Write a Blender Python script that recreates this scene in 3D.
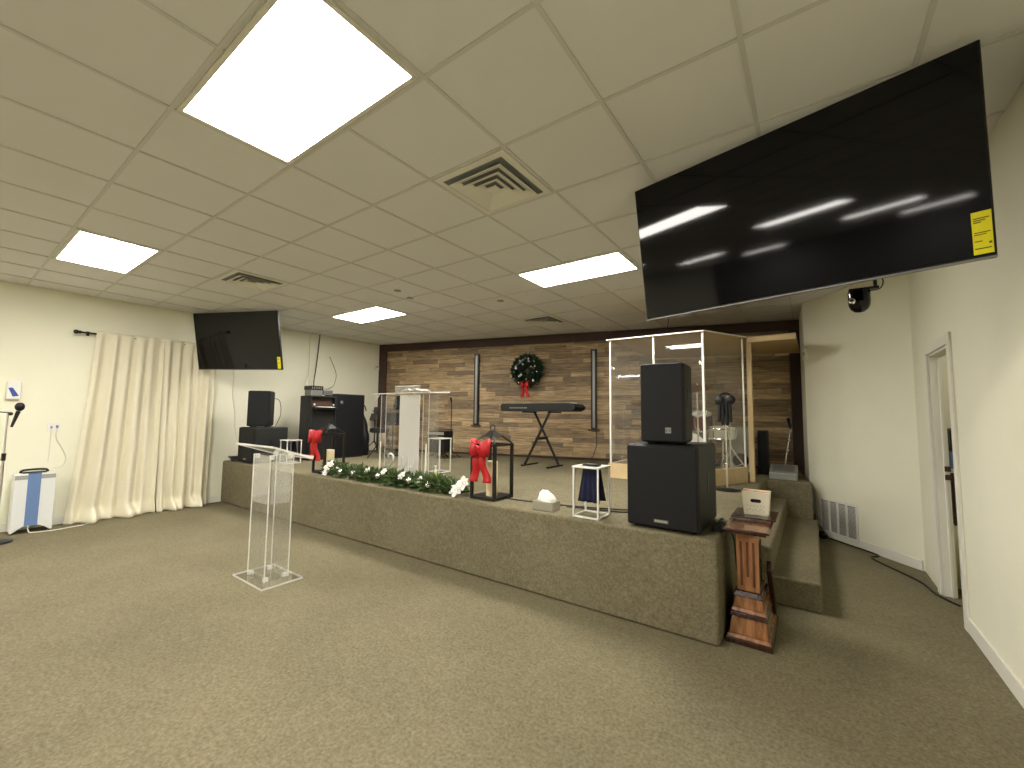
import bpy, bmesh, math, random
from mathutils import Vector, Matrix, Euler
random.seed(7)
PI = math.pi
SC = bpy.context.scene
COL = SC.collection
for o in list(bpy.data.objects):
    bpy.data.objects.remove(o)

# ------------------------------------------------------------------ camera, world, exposure
def cam_basis(yaw, pitch, roll):
    cy, sy, cp, sp, cr, sr = math.cos(yaw), math.sin(yaw), math.cos(pitch), math.sin(pitch), math.cos(roll), math.sin(roll)
    f = Vector((-sy*cp, cy*cp, sp)); r0 = Vector((cy, sy, 0)); u0 = r0.cross(f)
    return cr*r0 + sr*u0, -sr*r0 + cr*u0, f
cr_, cu_, cf_ = cam_basis(math.radians(35.6796), math.radians(4.248), math.radians(0.6358))
cd = bpy.data.cameras.new('camera'); cam = bpy.data.objects.new('camera', cd); COL.objects.link(cam)
mw = Matrix.Identity(4)
for i in range(3):
    mw[i][0] = cr_[i]; mw[i][1] = cu_[i]; mw[i][2] = -cf_[i]
mw[0][3], mw[1][3], mw[2][3] = 2.6284, -1.2371, 1.468
cam.matrix_world = mw
cd.sensor_width = 36; cd.lens = 418.14/1024*36; cd.clip_start = .02; cd.clip_end = 100
SC.camera = cam
w = bpy.data.worlds.new('world'); SC.world = w; w.use_nodes = True
w.node_tree.nodes['Background'].inputs[0].default_value = (.9, .85, .7, 1)
w.node_tree.nodes['Background'].inputs[1].default_value = .02
vs = SC.view_settings
vs.view_transform = 'Standard'; vs.look = 'None'; vs.gamma = 1; vs.use_curve_mapping = False
vs.exposure = 0.0
SC.cycles.transparent_max_bounces = 32
PANEL_POWER = 46.0          # emission strength of each ceiling light panel
PANEL_COLOR = (1.0, .955, .885, 1)

ZC, ZS = 3.028, .665       # ceiling height, stage height
XL, XR, YS, YR = -5.33, 3.467, 1.80, -10.5
TL = .61                   # ceiling tile

# ------------------------------------------------------------------ materials
def newmat(name):
    m = bpy.data.materials.new(name); m.use_nodes = True
    return m, m.node_tree.nodes, m.node_tree.links, m.node_tree.nodes['Principled BSDF']
def plain(name, col, rough=.6, metal=0, spec=.5, noise=.0, nscale=20, bump=0, emis=None, coat=0, trans=0):
    m, N, L, b = newmat(name)
    b.inputs['Base Color'].default_value = (*col, 1)
    b.inputs['Roughness'].default_value = rough
    b.inputs['Metallic'].default_value = metal
    b.inputs['Specular IOR Level'].default_value = spec
    b.inputs['Coat Weight'].default_value = coat
    b.inputs['Transmission Weight'].default_value = trans
    if noise or bump:
        tc = N.new('ShaderNodeTexCoord'); n = N.new('ShaderNodeTexNoise'); n.inputs['Scale'].default_value = nscale
        n.inputs['Detail'].default_value = 5
        L.new(tc.outputs['Object'], n.inputs['Vector'])
        if noise:
            r = N.new('ShaderNodeMixRGB'); r.blend_type = 'MIX'
            r.inputs[1].default_value = (*[c*(1-noise) for c in col], 1)
            r.inputs[2].default_value = (*[min(1, c*(1+noise)) for c in col], 1)
            L.new(n.outputs['Fac'], r.inputs[0]); L.new(r.outputs[0], b.inputs['Base Color'])
        if bump:
            bp = N.new('ShaderNodeBump'); bp.inputs['Strength'].default_value = bump; bp.inputs['Distance'].default_value = .01
            L.new(n.outputs['Fac'], bp.inputs['Height']); L.new(bp.outputs['Normal'], b.inputs['Normal'])
    if emis:
        b.inputs['Emission Color'].default_value = (*emis[0], 1); b.inputs['Emission Strength'].default_value = emis[1]
    return m

M = {}
M['wall'] = plain('cream_wall_paint', (.82, .805, .64), .75, noise=.03, nscale=3, bump=.08)
M['trimwhite'] = plain('white_trim_paint', (.78, .76, .67), .4, noise=.02, nscale=6)
M['black'] = plain('black_plastic', (.006, .006, .0065), .45, spec=.35)
M['blacktex'] = plain('black_textured_cabinet', (.014, .0145, .014), .55, spec=.3, noise=.2, nscale=300, bump=.15)
M['grille'] = plain('black_speaker_grille', (.0065, .0072, .0085), .55, spec=.25, noise=.35, nscale=500, bump=.3)
M['blackmetal'] = plain('black_painted_metal', (.010, .0095, .009), .4, spec=.35)
M['screen'] = plain('black_tv_screen', (.003, .003, .0035), .05, spec=.28)
M['bezel'] = plain('tv_bezel_plastic', (.008, .008, .008), .35, spec=.3)
M['chrome'] = plain('chrome', (.75, .75, .74), .16, 1)
M['steel'] = plain('brushed_aluminium', (.72, .71, .68), .32, 1)
M['alu'] = plain('pale_aluminium_post', (.8, .79, .74), .4, .35)
M['greymetal'] = plain('grey_metal', (.25, .25, .24), .4, .6)
M['silverplastic'] = plain('silver_grey_plastic', (.35, .36, .36), .35, .3)
M['rearwall'] = plain('grey_unseen_rear_wall', (.17, .17, .16), .7)  # unseen wall; grey picked to cut bounce and darken screen reflections
M['gapshade'] = plain('vent_gap_shade', (.22, .225, .22), .6)  # dark grey in place of the shade inside vent gaps
M['brass'] = plain('cymbal_bronze', (.55, .35, .14), .25, 1)
M['red'] = plain('red_ribbon', (.46, .006, .009), .5, noise=.2, nscale=30)
M['white'] = plain('white_enamel', (.8, .79, .74), .35)
M['whitecloth'] = plain('white_paper', (.85, .84, .8), .8)
M['navy'] = plain('navy_velvet', (.003, .004, .03), .85, noise=.3, nscale=30)
M['wax'] = plain('cream_candle_wax', (.78, .66, .4), .5, noise=.05, nscale=12)
M['waxwhite'] = plain('white_candle_wax', (.82, .79, .68), .45)
M['leaf'] = plain('dark_green_needles', (.075, .12, .035), .6, noise=.5, nscale=25)
M['leaf2'] = plain('deep_green_needles', (.03, .06, .032), .6, noise=.5, nscale=25)
M['petal'] = plain('white_petals', (.85, .84, .8), .55)
M['silver'] = plain('silver_ornament', (.75, .75, .76), .22, .9)
M['pine'] = plain('raw_pine', (.60, .45, .25), .55, noise=.18, nscale=8)
M['ply'] = plain('plywood', (.46, .33, .16), .6, noise=.15, nscale=5)
M['yellow'] = plain('yellow_label', (.8, .72, .0), .45)
M['ink'] = plain('dark_print', (.1, .09, .0), .6)
M['deepblue'] = plain('deep_blue_print', (.04, .07, .35), .5)
M['blue'] = plain('blue_plastic', (.13, .22, .42), .5)
M['purifier'] = plain('white_appliance_plastic', (.72, .74, .72), .4)
M['grey'] = plain('grey_plastic', (.33, .33, .3), .5)
M['lampshade'] = plain('cream_louver_metal', (.68, .66, .56), .5)
M['ivory'] = plain('ivory_plastic', (.8, .74, .58), .45)
M['orange'] = plain('orange_card', (.75, .25, .08), .6)
M['green'] = plain('green_liquid', (.45, .6, .02), .3)
M['guitar'] = plain('natural_guitar_top', (.5, .38, .22), .3, coat=.4)
M['drumhead'] = plain('white_drumhead', (.7, .68, .62), .5)
M['maroon'] = plain('maroon_drum_shell', (.1, .014, .012), .2, coat=.6)
M['cable'] = plain('black_rubber_cable', (.018, .017, .015), .6)
M['whitecable'] = plain('white_cable', (.7, .68, .58), .6)
M['darkwood'] = plain('dark_stained_trim', (.035, .016, .010), .5, noise=.3, nscale=9)
M['brownbeam'] = plain('brown_stained_beam', (.055, .026, .016), .55, noise=.3, nscale=9)
M['letter'] = plain('pale_silver_wire', (.72, .72, .68), .3, .5)

def cherry(name, a, b, rough=.22):
    m, N, L, bs = newmat(name)
    tc = N.new('ShaderNodeTexCoord'); mp = N.new('ShaderNodeMapping'); mp.inputs['Scale'].default_value = (9, 9, 1.2)
    n = N.new('ShaderNodeTexNoise'); n.inputs['Scale'].default_value = 4; n.inputs['Detail'].default_value = 8
    r = N.new('ShaderNodeValToRGB'); r.color_ramp.elements[0].color = (*a, 1); r.color_ramp.elements[1].color = (*b, 1)
    r.color_ramp.elements[0].position = .35; r.color_ramp.elements[1].position = .65
    L.new(tc.outputs['Object'], mp.inputs[0]); L.new(mp.outputs[0], n.inputs['Vector']); L.new(n.outputs['Fac'], r.inputs[0])
    L.new(r.outputs[0], bs.inputs['Base Color']); bs.inputs['Roughness'].default_value = rough; bs.inputs['Coat Weight'].default_value = .3
    return m
M['cherry'] = cherry('cherry_wood', (.17, .065, .025), (.36, .165, .07), .16)
M['cherrymid'] = cherry('mid_cherry_wood', (.07, .022, .010), (.13, .045, .02))
M['cherrydark'] = cherry('dark_cherry_wood', (.022, .007, .005), (.05, .015, .009))

def carpet():
    m, N, L, b = newmat('olive_loop_carpet')
    tc = N.new('ShaderNodeTexCoord')
    n1 = N.new('ShaderNodeTexNoise'); n1.inputs['Scale'].default_value = 55; n1.inputs['Detail'].default_value = 3; n1.inputs['Roughness'].default_value = .7
    n2 = N.new('ShaderNodeTexNoise'); n2.inputs['Scale'].default_value = 1.3; n2.inputs['Detail'].default_value = 5
    n3 = N.new('ShaderNodeTexNoise'); n3.inputs['Scale'].default_value = 16; n3.inputs['Detail'].default_value = 4
    for n in (n1, n2, n3): L.new(tc.outputs['Object'], n.inputs['Vector'])
    r = N.new('ShaderNodeValToRGB'); e = r.color_ramp.elements
    e[0].position = .3; e[0].color = (.115, .099, .058, 1); e[1].position = .72; e[1].color = (.25, .222, .145, 1)
    k = e.new(.5); k.color = (.172, .151, .093, 1)
    mx = N.new('ShaderNodeMath'); mx.operation = 'ADD'
    a = N.new('ShaderNodeMath'); a.operation = 'MULTIPLY'; a.inputs[1].default_value = .8
    c = N.new('ShaderNodeMath'); c.operation = 'MULTIPLY'; c.inputs[1].default_value = .2
    L.new(n1.outputs['Fac'], a.inputs[0]); L.new(n3.outputs['Fac'], c.inputs[0]); L.new(a.outputs[0], mx.inputs[0]); L.new(c.outputs[0], mx.inputs[1])
    L.new(mx.outputs[0], r.inputs[0])
    mr = N.new('ShaderNodeMapRange'); mr.inputs[1].default_value = .3; mr.inputs[2].default_value = .7; mr.inputs[3].default_value = .9; mr.inputs[4].default_value = 1.1
    L.new(n2.outputs['Fac'], mr.inputs[0])
    mm = N.new('ShaderNodeVectorMath'); mm.operation = 'SCALE'
    L.new(r.outputs[0], mm.inputs[0]); L.new(mr.outputs[0], mm.inputs['Scale'])
    L.new(mm.outputs[0], b.inputs['Base Color'])
    b.inputs['Roughness'].default_value = .95; b.inputs['Specular IOR Level'].default_value = .1
    bp = N.new('ShaderNodeBump'); bp.inputs['Strength'].default_value = .5; bp.inputs['Distance'].default_value = .008
    L.new(n1.outputs['Fac'], bp.inputs['Height']); L.new(bp.outputs[0], b.inputs['Normal'])
    return m
M['carpet'] = carpet()

def planks():
    m, N, L, b = newmat('reclaimed_wood_planks')
    tc = N.new('ShaderNodeTexCoord'); sp = N.new('ShaderNodeSeparateXYZ'); L.new(tc.outputs['Object'], sp.inputs[0])
    def mt(op, a, bb=None):
        n = N.new('ShaderNodeMath'); n.operation = op
        for i, v in enumerate((a, bb)):
            if v is None: continue
            if isinstance(v, (int, float)): n.inputs[i].default_value = v
            else: L.new(v, n.inputs[i])
        return n.outputs[0]
    zr = mt('DIVIDE', sp.outputs['Z'], .088); row = mt('FLOOR', zr); fz = mt('FRACT', zr)
    wr = N.new('ShaderNodeTexWhiteNoise'); wr.noise_dimensions = '1D'; L.new(row, wr.inputs['W'])
    xs = mt('ADD', mt('DIVIDE', sp.outputs['X'], .62), mt('MULTIPLY', wr.outputs['Value'], 7.3)); colm = mt('FLOOR', xs); fx = mt('FRACT', xs)
    cb = N.new('ShaderNodeCombineXYZ'); L.new(row, cb.inputs[0]); L.new(colm, cb.inputs[1])
    wn = N.new('ShaderNodeTexWhiteNoise'); wn.noise_dimensions = '3D'; L.new(cb.outputs[0], wn.inputs['Vector'])
    ramp = N.new('ShaderNodeValToRGB'); e = ramp.color_ramp.elements
    e[0].position = 0; e[0].color = (.20, .14, .08, 1); e[1].position = 1; e[1].color = (.50, .36, .20, 1)
    for p, c in ((.25, (.25, .175, .098)), (.5, (.35, .245, .13)), (.75, (.44, .31, .165))):
        q = e.new(p); q.color = (*c, 1)
    L.new(wn.outputs['Value'], ramp.inputs[0])
    mp = N.new('ShaderNodeMapping'); mp.inputs['Scale'].default_value = (2.2, 2.2, 26)
    L.new(tc.outputs['Object'], mp.inputs[0])
    off = N.new('ShaderNodeVectorMath'); off.operation = 'ADD'; L.new(mp.outputs[0], off.inputs[0]); L.new(wn.outputs['Color'], off.inputs[1])
    gn = N.new('ShaderNodeTexNoise'); gn.inputs['Scale'].default_value = 1.6; gn.inputs['Detail'].default_value = 7; gn.inputs['Roughness'].default_value = .65
    L.new(off.outputs[0], gn.inputs['Vector'])
    gr = N.new('ShaderNodeMapRange'); gr.inputs[1].default_value = .3; gr.inputs[2].default_value = .7; gr.inputs[3].default_value = .4; gr.inputs[4].default_value = 1.45
    L.new(gn.outputs['Fac'], gr.inputs[0])
    edge = mt('MULTIPLY', mt('GREATER_THAN', fz, .045), mt('GREATER_THAN', fx, .006))
    em = N.new('ShaderNodeMapRange'); em.inputs[3].default_value = .45; em.inputs[4].default_value = 1; L.new(edge, em.inputs[0])
    sc = N.new('ShaderNodeVectorMath'); sc.operation = 'SCALE'; L.new(ramp.outputs[0], sc.inputs[0]); L.new(mt('MULTIPLY', gr.outputs[0], em.outputs[0]), sc.inputs['Scale'])
    L.new(sc.outputs[0], b.inputs['Base Color']); b.inputs['Roughness'].default_value = .6
    bp = N.new('ShaderNodeBump'); bp.inputs['Strength'].default_value = .4; bp.inputs['Distance'].default_value = .006
    L.new(mt('ADD', edge, mt('MULTIPLY', wn.outputs['Value'], .8)), bp.inputs['Height']); L.new(bp.outputs[0], b.inputs['Normal'])
    return m
M['planks'] = planks()

def tilemat():
    m, N, L, b = newmat('acoustic_ceiling_tile')
    tc = N.new('ShaderNodeTexCoord')
    n = N.new('ShaderNodeTexNoise'); n.inputs['Scale'].default_value = 70; n.inputs['Detail'].default_value = 4
    L.new(tc.outputs['Object'], n.inputs['Vector'])
    n2 = N.new('ShaderNodeTexNoise'); n2.inputs['Scale'].default_value = .8; L.new(tc.outputs['Object'], n2.inputs['Vector'])
    r = N.new('ShaderNodeValToRGB'); r.color_ramp.elements[0].color = (.74, .735, .715, 1); r.color_ramp.elements[1].color = (.80, .795, .775, 1)
    L.new(n2.outputs['Fac'], r.inputs[0]); L.new(r.outputs[0], b.inputs['Base Color']); b.inputs['Roughness'].default_value = .9
    bp = N.new('ShaderNodeBump'); bp.inputs['Strength'].default_value = .25; bp.inputs['Distance'].default_value = .003
    L.new(n.outputs['Fac'], bp.inputs['Height']); L.new(bp.outputs[0], b.inputs['Normal'])
    return m
M['tile'] = tilemat()
M['tbar'] = plain('ceiling_t_bar', (.64, .63, .59), .5)

def acrylic(name, tint=(.97, .98, .96), haze=0.0, refl=1.0):
    m, N, L, b = newmat(name)
    out = N['Material Output']
    tr = N.new('ShaderNodeBsdfTransparent'); tr.inputs[0].default_value = (*tint, 1)
    gl = N.new('ShaderNodeBsdfGlossy'); gl.inputs['Roughness'].default_value = .03; gl.inputs[0].default_value = (1, 1, 1, 1)
    fr = N.new('ShaderNodeFresnel'); fr.inputs[0].default_value = 1.49
    mx = N.new('ShaderNodeMixShader'); ml = N.new('ShaderNodeMath'); ml.operation = 'MULTIPLY'; ml.inputs[1].default_value = refl
    ge = N.new('ShaderNodeNewGeometry'); inv = N.new('ShaderNodeMath'); inv.operation = 'SUBTRACT'; inv.inputs[0].default_value = 1
    L.new(ge.outputs['Backfacing'], inv.inputs[1]); fb = N.new('ShaderNodeMath'); fb.operation = 'MULTIPLY'
    L.new(fr.outputs[0], fb.inputs[0]); L.new(inv.outputs[0], fb.inputs[1])
    L.new(fb.outputs[0], ml.inputs[0]); L.new(ml.outputs[0], mx.inputs[0]); L.new(tr.outputs[0], mx.inputs[1]); L.new(gl.outputs[0], mx.inputs[2])
    last = mx
    if haze:
        df = N.new('ShaderNodeBsdfDiffuse'); df.inputs[0].default_value = (.85, .84, .8, 1)
        tl = N.new('ShaderNodeBsdfTranslucent'); tl.inputs[0].default_value = (.85, .84, .8, 1)
        a = N.new('ShaderNodeMixShader'); a.inputs[0].default_value = .4; L.new(df.outputs[0], a.inputs[1]); L.new(tl.outputs[0], a.inputs[2])
        h = N.new('ShaderNodeMixShader'); h.inputs[0].default_value = haze; L.new(mx.outputs[0], h.inputs[1]); L.new(a.outputs[0], h.inputs[2]); last = h
    L.new(last.outputs[0], out.inputs[0])
    return m
M['acrylic'] = acrylic('clear_acrylic', (.99, .992, .985), .03)
M['acryledge'] = acrylic('bright_acrylic_edge', (.98, .98, .97), .6)
M['frost'] = acrylic('frosted_acrylic', (.985, .985, .98), .17)
M['frostfull'] = acrylic('white_frosted_acrylic', (.93, .94, .9), .88)
M['shield'] = acrylic('clear_shield_panel', (.98, .98, .96), .03)

def fabric(name, col, t=.3):
    m, N, L, b = newmat(name)
    out = N['Material Output']; b.inputs['Base Color'].default_value = (*col, 1); b.inputs['Roughness'].default_value = .85
    b.inputs['Specular IOR Level'].default_value = .15
    tc = N.new('ShaderNodeTexCoord'); n = N.new('ShaderNodeTexNoise'); n.inputs['Scale'].default_value = 260
    L.new(tc.outputs['Object'], n.inputs['Vector']); bp = N.new('ShaderNodeBump'); bp.inputs['Strength'].default_value = .15; bp.inputs['Distance'].default_value = .002
    L.new(n.outputs['Fac'], bp.inputs['Height']); L.new(bp.outputs[0], b.inputs['Normal'])
    return m
M['curtain'] = fabric('cream_curtain_cloth', (.73, .685, .53))

def lightmat():
    m, N, L, b = newmat('lit_light_panel')
    e = N.new('ShaderNodeEmission'); e.inputs[0].default_value = PANEL_COLOR; e.inputs[1].default_value = PANEL_POWER
    L.new(e.outputs[0], N['Material Output'].inputs[0])
    return m
M['panel'] = lightmat()

# ------------------------------------------------------------------ mesh helpers
class MB:
    def __init__(s): s.v = []; s.f = []; s.mi = []; s.cur = 0
    def add(s, vs_, fs):
        k = len(s.v); s.v += [tuple(v) for v in vs_]
        for f in fs: s.f.append([k+i for i in f]); s.mi.append(s.cur)
        return s
    def slot(s, i): s.cur = i; return s
    def box(s, x0, y0, z0, x1, y1, z1):
        return s.add([(x0,y0,z0),(x1,y0,z0),(x1,y1,z0),(x0,y1,z0),(x0,y0,z1),(x1,y0,z1),(x1,y1,z1),(x0,y1,z1)],
                     [(0,3,2,1),(4,5,6,7),(0,1,5,4),(1,2,6,5),(2,3,7,6),(3,0,4,7)])
    def obox(s, c, size, R=None):
        R = R or Matrix.Identity(3); c = Vector(c); h = [a/2 for a in size]
        vs_ = [c + R @ Vector((sx*h[0], sy*h[1], sz*h[2])) for sz in (-1,1) for sx, sy in ((-1,-1),(1,-1),(1,1),(-1,1))]
        return s.add(vs_, [(0,3,2,1),(4,5,6,7),(0,1,5,4),(1,2,6,5),(2,3,7,6),(3,0,4,7)])
    def prism(s, poly, z0, z1):
        n = len(poly)
        a = sum(poly[i][0]*poly[(i+1)%n][1]-poly[(i+1)%n][0]*poly[i][1] for i in range(n))
        if a < 0: poly = poly[::-1]
        return s.add([(x,y,z0) for x,y in poly]+[(x,y,z1) for x,y in poly],
                     [tuple(range(n))[::-1], tuple(range(n,2*n))]+[(i,(i+1)%n,n+(i+1)%n,n+i) for i in range(n)])
    def extrude(s, poly, plane, a, b):
        # poly in 2D of plane ('xz' extruded in y, 'yz' extruded in x)
        k = MB(); k.prism(poly, a, b)
        mp = {'xz': lambda v: (v[0], v[2], v[1]), 'yz': lambda v: (v[2], v[0], v[1])}[plane]
        fs = [f[::-1] for f in k.f] if plane == 'xz' else k.f
        return s.add([mp(v) for v in k.v], fs)
    def cyl(s, p0, p1, r0, r1=None, n=12, caps=True):
        r1 = r0 if r1 is None else r1
        return s.tube([p0, p1], [r0, r1], n, caps)
    def tube(s, pts, r, n=8, caps=True, closed=False):
        pts = [Vector(p) for p in pts]; m_ = len(pts)
        rs = r if isinstance(r, (list, tuple)) else [r]*m_
        vs_ = []; prev = None
        for i, p in enumerate(pts):
            if closed: d = pts[(i+1)%m_]-pts[i-1]
            else: d = pts[min(i+1, m_-1)]-pts[max(i-1, 0)]
            if d.length < 1e-9: d = Vector((0,0,1))
            d.normalize()
            if prev is None:
                a = Vector((0,0,1)) if abs(d.z) < .9 else Vector((1,0,0))
                u = d.cross(a).normalized()
            else:
                u = (prev - d*prev.dot(d))
                u = u.normalized() if u.length > 1e-6 else d.orthogonal().normalized()
            prev = u; q = d.cross(u)
            vs_ += [p + rs[i]*(math.cos(2*PI*k/n)*u + math.sin(2*PI*k/n)*q) for k in range(n)]
        fs = []
        for i in range(m_ if closed else m_-1):
            a, b = i*n, ((i+1)%m_)*n
            fs += [(a+k, a+(k+1)%n, b+(k+1)%n, b+k) for k in range(n)]
        if caps and not closed:
            fs += [tuple(range(n))[::-1], tuple(range((m_-1)*n, m_*n))]
        return s.add(vs_, fs)
    def lathe(s, prof, c=(0,0,0), n=24, R=None):
        R = R or Matrix.Identity(3); c = Vector(c); vs_ = []
        for r, z in prof:
            vs_ += [c + R @ Vector((r*math.cos(2*PI*k/n), r*math.sin(2*PI*k/n), z)) for k in range(n)]
        fs = []
        for i in range(len(prof)-1):
            a, b = i*n, (i+1)*n
            fs += [(a+k, a+(k+1)%n, b+(k+1)%n, b+k) for k in range(n)]
        fs += [tuple(range(n))[::-1], tuple(range((len(prof)-1)*n, len(prof)*n))]
        return s.add(vs_, fs)
    def ball(s, c, r, n=12, sc=(1,1,1)):
        c = Vector(c); prof = []
        m_ = max(6, n//2+2); vs_ = []
        for i in range(1, m_):
            t = PI*i/m_
            vs_ += [c+Vector((sc[0]*r*math.sin(t)*math.cos(2*PI*k/n), sc[1]*r*math.sin(t)*math.sin(2*PI*k/n), -sc[2]*r*math.cos(t))) for k in range(n)]
        b = len(vs_); vs_ += [c+Vector((0,0,-r*sc[2])), c+Vector((0,0,r*sc[2]))]
        fs = []
        for i in range(m_-2):
            fs += [(i*n+k, i*n+(k+1)%n, (i+1)*n+(k+1)%n, (i+1)*n+k) for k in range(n)]
        fs += [(b, (k+1)%n, k) for k in range(n)] + [(b+1, (m_-2)*n+k, (m_-2)*n+(k+1)%n) for k in range(n)]
        return s.add(vs_, fs)
    def leaf(s, p, d, ln, wd, nrm):
        p = Vector(p); d = Vector(d).normalized(); q = d.cross(Vector(nrm))
        if q.length < 1e-3: q = d.orthogonal()
        q.normalize()
        return s.add([p, p+d*ln*.5+q*wd/2, p+d*ln, p+d*ln*.5-q*wd/2], [(0,1,2,3)])
    def build(s, name, mat, parent=None, smooth=None, bevel=0, seg=2, loc=None, solid=0, subsurf=0, label=None):
        me = bpy.data.meshes.new(name); me.from_pydata(s.v, [], s.f)
        mats = mat if isinstance(mat, (list, tuple)) else [mat]
        for m_ in mats: me.materials.append(M[m_])
        for i, p in enumerate(me.polygons):
            p.material_index = s.mi[i]
        me.update()
        if smooth:
            me.shade_smooth(); me.set_sharp_from_angle(angle=math.radians(smooth))
        o = bpy.data.objects.new(name, me); COL.objects.link(o)
        if parent: o.parent = parent
        if loc: o.location = loc
        if solid:
            md = o.modifiers.new('solid', 'SOLIDIFY'); md.thickness = solid; md.offset = 0
        if bevel:
            md = o.modifiers.new('bevel', 'BEVEL'); md.width = bevel; md.segments = seg; md.limit_method = 'ANGLE'; md.angle_limit = math.radians(35)
            me.shade_smooth(); me.set_sharp_from_angle(angle=math.radians(30)); md.harden_normals = True
        if subsurf:
            md = o.modifiers.new('sub', 'SUBSURF'); md.levels = subsurf; md.render_levels = subsurf
            me.shade_smooth()
        if label: o['label'] = label
        return o
def tag(o, label, cat, group=None, kind=None):
    o['label'] = label; o['category'] = cat
    if group: o['group'] = group
    if kind: o['kind'] = kind
    return o
def thing(name, label, cat, loc=(0,0,0), rz=0, group=None, rot=None):
    o = bpy.data.objects.new(name, None); COL.objects.link(o); o.empty_display_size = .1
    o.location = loc; o.rotation_euler = rot if rot else (0, 0, rz)
    return tag(o, label, cat, group)
def struct(name, mb, mat, label=None, **k):
    o = mb.build(name, mat, **k); o['kind'] = 'structure'
    if label: o['label'] = label
    return o
def copy_tree(o, parent=None):
    c = o.copy(); COL.objects.link(c)
    if parent: c.parent = parent
    for ch in list(o.children): copy_tree(ch, c)
    return c
def dup(o, loc, rz=None, label=None):
    c = copy_tree(o); c.location = loc
    if rz is not None: c.rotation_euler = (0, 0, rz)
    if label: c['label'] = label
    return c
def adopt(o, parent):
    "parent a mesh modelled in world space"
    o.parent = parent
    o.matrix_parent_inverse = Matrix.LocRotScale(parent.location, parent.rotation_euler, parent.scale).inverted()
    return o
def Rz(a): return Matrix.Rotation(a, 3, 'Z')
def arc(c, r, a0, a1, n, plane='xz'):
    out = []
    for i in range(n+1):
        t = a0+(a1-a0)*i/n; u, v = r*math.cos(t), r*math.sin(t)
        out.append(Vector(c)+(Vector((u,0,v)) if plane == 'xz' else Vector((u,v,0)) if plane == 'xy' else Vector((0,u,v))))
    return out
def sag(a, b, drop, n=12, jig=0, seed=0):
    rnd = random.Random(seed); a = Vector(a); b = Vector(b)
    return [a.lerp(b, i/n)+Vector((rnd.uniform(-jig, jig), rnd.uniform(-jig, jig), -drop*4*(i/n)*(1-i/n))) for i in range(n+1)]
def smooth_path(pts, k=6):
    pts = [Vector(p) for p in pts]; out = []
    P_ = [pts[0]]+pts+[pts[-1]]
    for i in range(1, len(P_)-2):
        for j in range(k):
            t = j/k; a, b, c, d = P_[i-1], P_[i], P_[i+1], P_[i+2]
            out.append(.5*((2*b)+(c-a)*t+(2*a-5*b+4*c-d)*t*t+(3*b-a-3*c+d)*t**3))
    out.append(pts[-1]); return out

# ------------------------------------------------------------------ room shell
A_ = Vector((XR, 4.494)); E_ = Vector((2.565, 5.60))         # splayed wall corners
def yb(x): return 6.08+.26*x                                   # back wall line
struct('floor', MB().box(XL-.3, YR-.2, -.1, 5.6, 7.2, 0), 'carpet')
g = MB().box(XL-.2, YR-.2, ZC, 5.6, 7.2, ZC+.08)
ceil = struct('ceiling', g, 'tile')
g = MB()
tb = .010
i0, i1 = int(math.floor(YR/TL)), 11
for i in range(i0, i1+1):
    g.box(XL, i*TL-tb, ZC-.006, 3.6, i*TL+tb, ZC-.0005)
for j in range(-8, 6):
    g.box(j*TL-tb, YR, ZC-.0065, j*TL+tb, 6.9, ZC-.0006)
g.build('ceiling_grid', 'tbar', ceil)
struct('wall_left', MB().box(XL-.15, YR, 0, XL, 5.0, ZC), 'wall')
struct('wall_rear', MB().box(XL-.15, YR-.15, 0, XR+.15, YR, ZC), 'rearwall')
# back wall with planks (rotated; object X axis runs along the wall)
ba = math.atan(.26); bl = 8.4/math.cos(ba)
bw = MB().box(0, 0, 0, bl, .15, ZC)
o = struct('wall_back', bw, 'planks'); o.location = (XL-.05, yb(XL-.05), 0); o.rotation_euler = (0, 0, ba)
def bpt(x, off=0, z=0):
    "point on the back wall at world x, standing off metres into the room"
    return Vector((x+off*math.sin(ba), yb(x)-off*math.cos(ba), z))
def backpiece(name, x0, x1, z0, z1, off, mat):
    c0 = bpt(x0); ln = (x1-x0)/math.cos(ba)
    o = struct(name, MB().box(0, -off, z0, ln, -.001, z1), mat, bevel=.004); o.location = (c0.x, c0.y, 0); o.rotation_euler = (0, 0, ba)
    return o
backpiece('trim_1', XL+.005, 2.50, 2.86, ZC-.008, .05, 'brownbeam')
backpiece('trim_2', XL+.005, XL+.19, ZS, 2.86, .05, 'brownbeam')
backpiece('trim_3', 2.36, 2.50, ZS, 2.86, .06, 'darkwood')
backpiece('trim_4', XL+.19, 2.36, ZS, ZS+.035, .025, 'darkwood')
# splayed wall by the steps
dE = (E_-A_); sl = dE.length; dE.normalize(); nE = Vector((-dE.y, dE.x))   # nE points... checked below
if nE.dot(Vector((2.6, -1.2))-A_) < 0: nE = -nE
def sp(s, off=0): q = A_+dE*s+nE*off; return (q.x, q.y)
struct('wall_right_alcove', MB().prism([sp(0), sp(sl), sp(sl, -.12), sp(-.12, -.12)], 0, ZC), 'wall')
struct('wall_right_return', MB().prism([sp(sl), sp(sl, -.12), (2.80, 6.95), (2.50, 6.75)], 0, ZC), 'wall')
struct('baseboard_alcove', MB().prism([sp(.015, .001), sp(.70, .001), sp(.70, .015), sp(.015, .015)], 0, .10), 'trimwhite', bevel=.003)
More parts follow.
